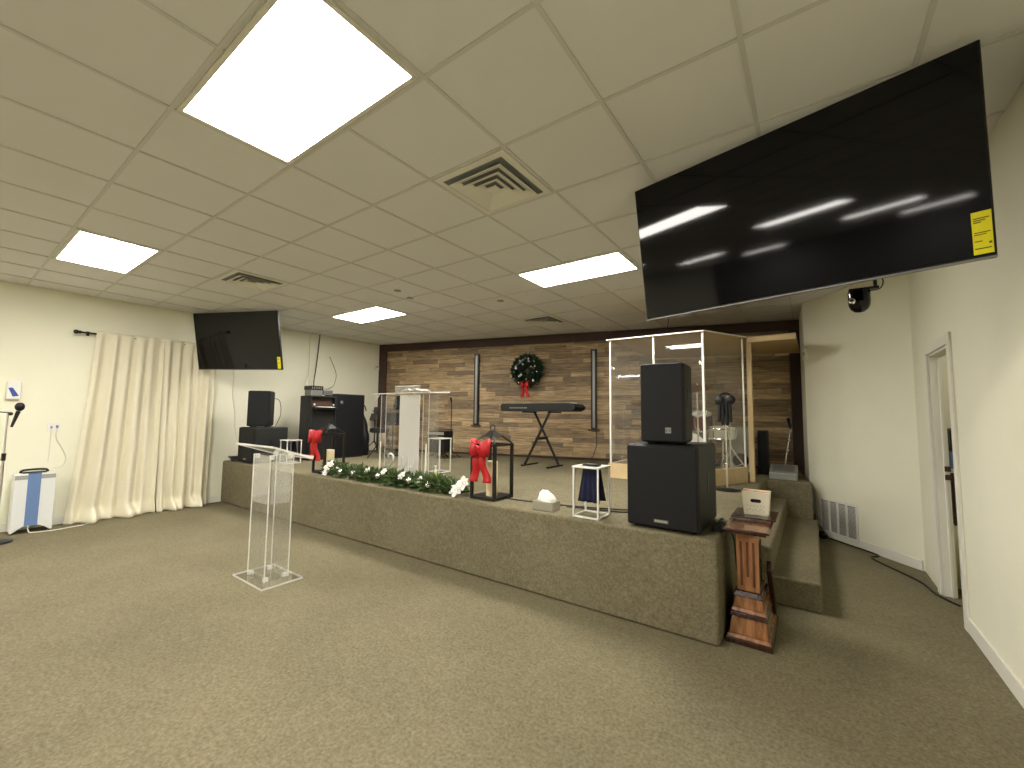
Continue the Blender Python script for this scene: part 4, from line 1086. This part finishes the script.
# items right of the booth, on the rear stage block
t = thing('floor_monitor', 'slim black speaker standing beside the wooden post of the booth', 'speaker', (2.06, 5.74, ZS))
MB().box(-.09, 0, 0, .03, .3, .62).build('cabinet', 'blacktex', t, bevel=.01); MB().box(-.08, -.004, .02, .02, .004, .60).build('grille', 'grille', t)
t = thing('equipment_case', 'flat silver grey equipment case on the stage block behind the steps', 'case', (2.29, 5.30, ZS), .0)
MB().extrude([(.0, 0), (.30, 0), (.30, .18), (.03, .095), (.0, .08)], 'yz', -.155, .155).build('casing', 'silverplastic', t, bevel=.012)
MB().box(-.15, -.008, .076, .15, .03, .088).build('front_edge', 'steel', t, bevel=.004)
MB().obox((0, .15, .135), (.24, .19, .006), Matrix.Rotation(.30, 3, 'X')).build('top_panel', 'greymetal', t)
t = thing('microphone_stand', 'chrome microphone stand at the dark right end of the plank wall', 'microphone stand', (2.27, 5.80, ZS))
MB().cyl((0, 0, .02), (.10, 0, .66), .010).build('pole', 'chrome', t, smooth=50)
MB().lathe([(.10, 0), (.10, .012), (.02, .02)], n=24).build('base', 'black', t, smooth=40)
for s in (.35, .5, .62): MB().ball((.10*s/.66, -.005, s), .022, 10).build('clamp', 'chrome', t, smooth=50)
MB().cyl((.10, 0, .66), (.08, -.06, .80), .014, .022, n=12).build('microphone', 'black', t, smooth=50)

# ------------------------------------------------------------------ pedestal table and basket
t = thing('wooden_pedestal', 'carved cherry wood pedestal table standing between the stage corner and the steps', 'pedestal table', (2.245, 1.925, 0))
def tier(mb, z0, z1, x0, x1, y0=.0, y1=None, t0=1, t1=1, w0=None, w1=None): pass
def ft(mb, z0, z1, hw0, hw1, f0, f1, d0, d1):
    "frustum tier: half-widths, front y and depth at bottom and top"
    v = [(-hw0, f0, z0), (hw0, f0, z0), (hw0, d0, z0), (-hw0, d0, z0), (-hw1, f1, z1), (hw1, f1, z1), (hw1, d1, z1), (-hw1, d1, z1)]
    return mb.add(v, [(0,3,2,1),(4,5,6,7),(0,1,5,4),(1,2,6,5),(2,3,7,6),(3,0,4,7)])
ft(MB(), 0, .035, .135, .132, 0, .002, .55, .545).build('plinth', 'cherrydark', t, bevel=.005)
ft(MB(), .035, .06, .128, .120, .004, .012, .54, .53).build('moulding', 'cherry', t, bevel=.006)
ft(MB(), .06, .165, .112, .098, .018, .035, .52, .47).build('base_block', 'cherry', t, bevel=.004)
ft(MB(), .165, .195, .112, .104, .022, .028, .48, .47).build('moulding', 'cherrydark', t, bevel=.006)
ft(MB(), .195, .222, .102, .094, .030, .038, .46, .45).build('moulding', 'cherry', t, bevel=.006)
ft(MB(), .222, .29, .086, .078, .045, .055, .43, .39).build('middle_block', 'cherry', t, bevel=.003)
ft(MB(), .29, .325, .09, .078, .045, .055, .39, .37).build('moulding', 'cherrydark', t, bevel=.006)
col = MB().box(-.066, .065, .325, .066, .24, .70).build('column', 'cherry', t, bevel=.006)
g = MB()
for x, z0 in ((-.036, .36), (.0, .42), (.036, .36)): g.box(x-.007, .061, z0, x+.007, .0655, .645)
g.build('carved_flutes', 'cherrymid', col)
g = MB()
for x in (.10, .15, .20): g.box(.0655, x-.006, .36, .070, x+.006, .645)
g.build('side_flutes', 'cherrydark', col)
MB().extrude([(.20, .44), (.24, .50), (.56, .06), (.53, .0)], 'yz', .095, .125).build('rear_brace', 'cherrydark', t, bevel=.004)
MB().box(-.14, .0, .718, .135, .54, .732).box(-.12, .02, .700, .115, .5, .718).build('lower_top', 'cherrydark', t, bevel=.005)
MB().box(-.125, .012, .7322, .12, .27, .7345).build('glossy_inlay', 'cherry', t)
MB().box(-.125, .29, .750, .155, .62, .763).build('upper_top', 'cherrydark', t, bevel=.004)
MB().box(-.10, .33, .732, .12, .54, .7505).build('riser', 'cherry', t)
t = thing('basket', 'small white plastic basket with an oval handle hole on the wooden pedestal', 'basket', (2.272, 2.36, .762))
w_, d_, h_ = .088, .06, .165
f = MB()
# front and back with oval hole, made of strips
def face(mb, y, th):
    N_ = 28; hw, hz, rz_ = .034, .105, .0125
    outer = []; inner = []
    for i in range(N_):
        a = 2*PI*i/N_; c_, s_ = math.cos(a), math.sin(a)
        inner.append(((hw-rz_)*(1 if c_ > 0 else -1)+rz_*c_, hz+rz_*s_))
        k_ = 1/max(abs(c_)/w_, abs(s_)/(h_/2)); ox, oz = c_*k_, h_/2+s_*k_
        tp_ = .86+.14*oz/h_; outer.append((ox*tp_, oz))
    v = [(x, y, z) for x, z in outer]+[(x, y, z) for x, z in inner]+[(x, y+th, z) for x, z in outer]+[(x, y+th, z) for x, z in inner]
    fs = []
    for i in range(N_):
        j = (i+1) % N_
        fs += [(i, j, N_+j, N_+i), (2*N_+j, 2*N_+i, 3*N_+i, 3*N_+j), (N_+i, N_+j, 3*N_+j, 3*N_+i), (j, i, 2*N_+i, 2*N_+j)]
    mb.add(v, fs)
face(f, -d_, .004); face(f, d_-.004, .004)
for sx in (-1, 1):
    f.add([(sx*w_*.86, -d_, 0), (sx*w_*.86, d_, 0), (sx*w_, d_, h_), (sx*w_, -d_, h_), (sx*(w_*.86-.004), -d_, 0), (sx*(w_*.86-.004), d_, 0), (sx*(w_-.004), d_, h_), (sx*(w_-.004), -d_, h_)],
          [(0,1,2,3), (7,6,5,4), (3,2,6,7), (0,4,5,1)])
f.box(-w_*.86, -d_, 0, w_*.86, d_, .004)
bk = f.build('basket_body', 'ivory', t)
g = MB()
for k in range(7): g.ball((-.055+k*.018, -d_-.0008, .035+.012*(k % 2)), .0035, 8, (1, .4, 1))
for k in range(6): g.ball((-.05+k*.02, -d_-.0008, .070), .0035, 8, (1, .4, 1))
g.build('perforations', 'grey', bk)
MB().tube([(-w_, -d_, h_), (w_, -d_, h_), (w_, d_, h_), (-w_, d_, h_)], .005, 6, closed=True).build('rim', 'ivory', bk)
tag(MB().box(2.20, 2.385, .768, 2.34, 2.405, .922).build('orange_card', 'orange', bevel=.002), 'orange card tucked inside the white basket', 'card')
tag(MB().box(2.205, 2.335, .768, 2.335, 2.378, .885).build('basket_dark_filler', 'black', bevel=.002), 'dark block added inside the white basket to darken its handle hole', 'filler')  # added dark block, makes the basket's handle hole look dark

# cables at the stage corner and over the steps
tag(MB().tube(smooth_path([(2.03, 2.12, .69), (2.08, 2.05, .74), (2.13, 2.02, .72), (2.16, 2.06, .62), (2.17, 2.1, .40), (2.18, 2.2, .3)]), .006, 6).build('cable', 'cable', smooth=60), 'black cable dangling over the stage edge behind the pedestal', 'cable')
t = thing('power_adapter', 'black power adapter and tangled plugs on the stage corner beside the right subwoofer', 'adapter', (2.05, 2.10, ZS))
MB().box(-.03, -.05, 0, .03, .05, .045).build('adapter', 'black', t, bevel=.005)
MB().box(-.02, .06, .0, .03, .10, .06).build('plug', 'grey', t, bevel=.004)
MB().tube(smooth_path([(0, 0, .045), (.02, .05, .075), (.02, .12, .05), (-.01, .16, .012), (-.03, .26, .008)]), .006, 6).build('cord', 'cable', t, smooth=60)
tag(MB().tube(smooth_path([(-5+5.22, 2.05, ZS+.008), (.42, 2.06, ZS+.008), (.9, 2.14, ZS+.008), (1.3, 2.29, ZS+.008), (1.46, 2.38, ZS+.008), (1.60, 2.55, ZS+.008), (1.9, 2.7, ZS+.008)]), .006, 6).build('cable', 'cable', smooth=60), 'black cable lying across the stage from the lantern past the tissue box', 'cable')
tag(MB().tube(smooth_path([(.85, 2.08, ZS+.008), (1.1, 2.14, ZS+.008), (1.30, 2.18, ZS+.008), (1.42, 2.24, ZS+.008)]), .005, 6).build('cable', 'cable', smooth=60), 'short black cable on the stage behind the right frame table', 'cable')
cb = []
for s_, off, z in ((1.38, .03, .63), (1.33, .04, .50), (1.30, .05, .30), (1.22, .04, .10), (1.10, .05, .010)): cb.append((*sp(s_, off), z))
tag(MB().tube(smooth_path(cb), .011, 8).tube(smooth_path([(x+.01, y-.015, z) for x, y, z in cb]), .007, 6).build('cable_run', 'greymetal', smooth=60), 'grey cables running down the gap between the steps and the splayed wall', 'cable')
cb = [(*sp(1.10, .05), .009), (*sp(.8, .04), .009), (*sp(.45, .04), .009), (*sp(.35, .20), .009), (3.36, 4.10, .009), (3.42, 3.80, .009), (3.52, 3.60, .009)]
tag(MB().tube(smooth_path(cb), .008, 6).build('floor_cable', 'cable', smooth=60), 'black cable on the carpet from the floor vent to the doorway', 'cable')
t = thing('power_strip', 'black power strip on the carpet below the floor vent', 'power strip', (*sp(1.20, .10), 0), math.atan2(dE.y, dE.x))
MB().box(-.12, -.03, 0, .12, .03, .04).build('casing', 'black', t, bevel=.006); MB().box(-.08, -.02, .04, -.04, .02, .08).build('plug', 'black', t, bevel=.004)
# suspended thin wire by the big television
tag(MB().cyl((1.78, 2.30, ZC-.006), (1.10, 4.40, 2.60), .004, n=6).build('guy_wire', 'cable', smooth=60), 'thin dark wire slanting from the ceiling towards the drum booth roof', 'wire')

# return-air grille on the splayed wall
t = thing('wall_vent', 'white return-air grille low on the splayed wall beside the steps', 'wall vent', (*sp(.99), .265), math.atan2(dE.y, dE.x)+PI)
hw, hh = .275, .215
sgn = 1
f = MB()
f.box(-hw, .001, -hh, hw, .012, -hh+.03).box(-hw, .001, hh-.03, hw, .012, hh).box(-hw, .001, -hh+.03, -hw+.025, .012, hh-.03).box(hw-.025, .001, -hh+.03, hw, .012, hh-.03)
for x in (-.125, 0, .125): f.box(x-.012, .001, -hh+.03, x+.012, .012, hh-.03)
l = MB()
for k in range(26): l.obox((0, .006, -hh+.038+k*.0138), (hw*2-.05, .009, .0025), Matrix.Rotation(.7, 3, 'X'))
bkp = MB().box(-hw+.025, .0006, -hh+.03, hw-.025, .002, hh-.03)
wv = (f, l, bkp)
side = Vector((math.cos(t.rotation_euler.z+PI/2), math.sin(t.rotation_euler.z+PI/2)))
if side.dot(nE) < 0:
    for m_ in wv: m_.v = [(x, -y, z) for x, y, z in m_.v]; m_.f = [q[::-1] for q in m_.f]
f.build('frame', 'trimwhite', t); l.build('louvers', 'trimwhite', t); bkp.build('back_plate', 'gapshade', t)  # back plate coloured dark so the gaps between louvers look shaded

# things seen through the doorway
t = thing('shelf_unit', 'pale shelf unit seen through the doorway', 'shelf', (3.60, 4.10, 0))
for z in (.50, 1.0): MB().box(0, 0, z, .8, .35, z+.03).build('shelf', 'trimwhite', t)
for x in (0, .77):
    for y in (0, .32): MB().box(x, y, 0, x+.03, y+.03, .5).build('upright', 'trimwhite', t)
tag(MB().box(3.62, 4.15, 1.031, 4.05, 4.42, 1.17).build('blue_box', 'blue', bevel=.006), 'blue box on the shelf seen through the doorway', 'box')
t = thing('black_bag', 'black bag standing on the blue box seen through the doorway', 'bag', (3.80, 4.30, 1.171))
MB().box(-.16, -.10, 0, .16, .10, .22).build('body', 'black', t, bevel=.03, seg=3); MB().tube(arc((0, 0, .21), .07, 0, PI, 10), .01, 6).build('handle', 'black', t)
tag(MB().box(3.62, 4.14, .531, 4.1, 4.42, .97).build('dark_crate', 'brownbeam', bevel=.01), 'dark crate on the lower shelf seen through the doorway', 'crate')
t = thing('yellow_bin', 'yellow plastic bin on the floor seen through the doorway', 'bin', (3.82, 3.86, 0))
ft(MB(), 0, .38, .16, .20, -.13, -.16, .13, .16).build('tub', 'yellow', t, bevel=.008)
MB().box(-.21, -.17, .38, .21, .17, .40).build('lid', 'yellow', t, bevel=.006)
lt = bpy.data.lights.new('side_room_fill', 'POINT'); lt.energy = 18; lt.color = (1, .93, .8); lt.shadow_soft_size = .15  # added point light with no fitting, brightens the room beyond the doorway
lo = bpy.data.objects.new('side_room_fill', lt); COL.objects.link(lo); lo.location = (4.5, 3.3, 2.7)
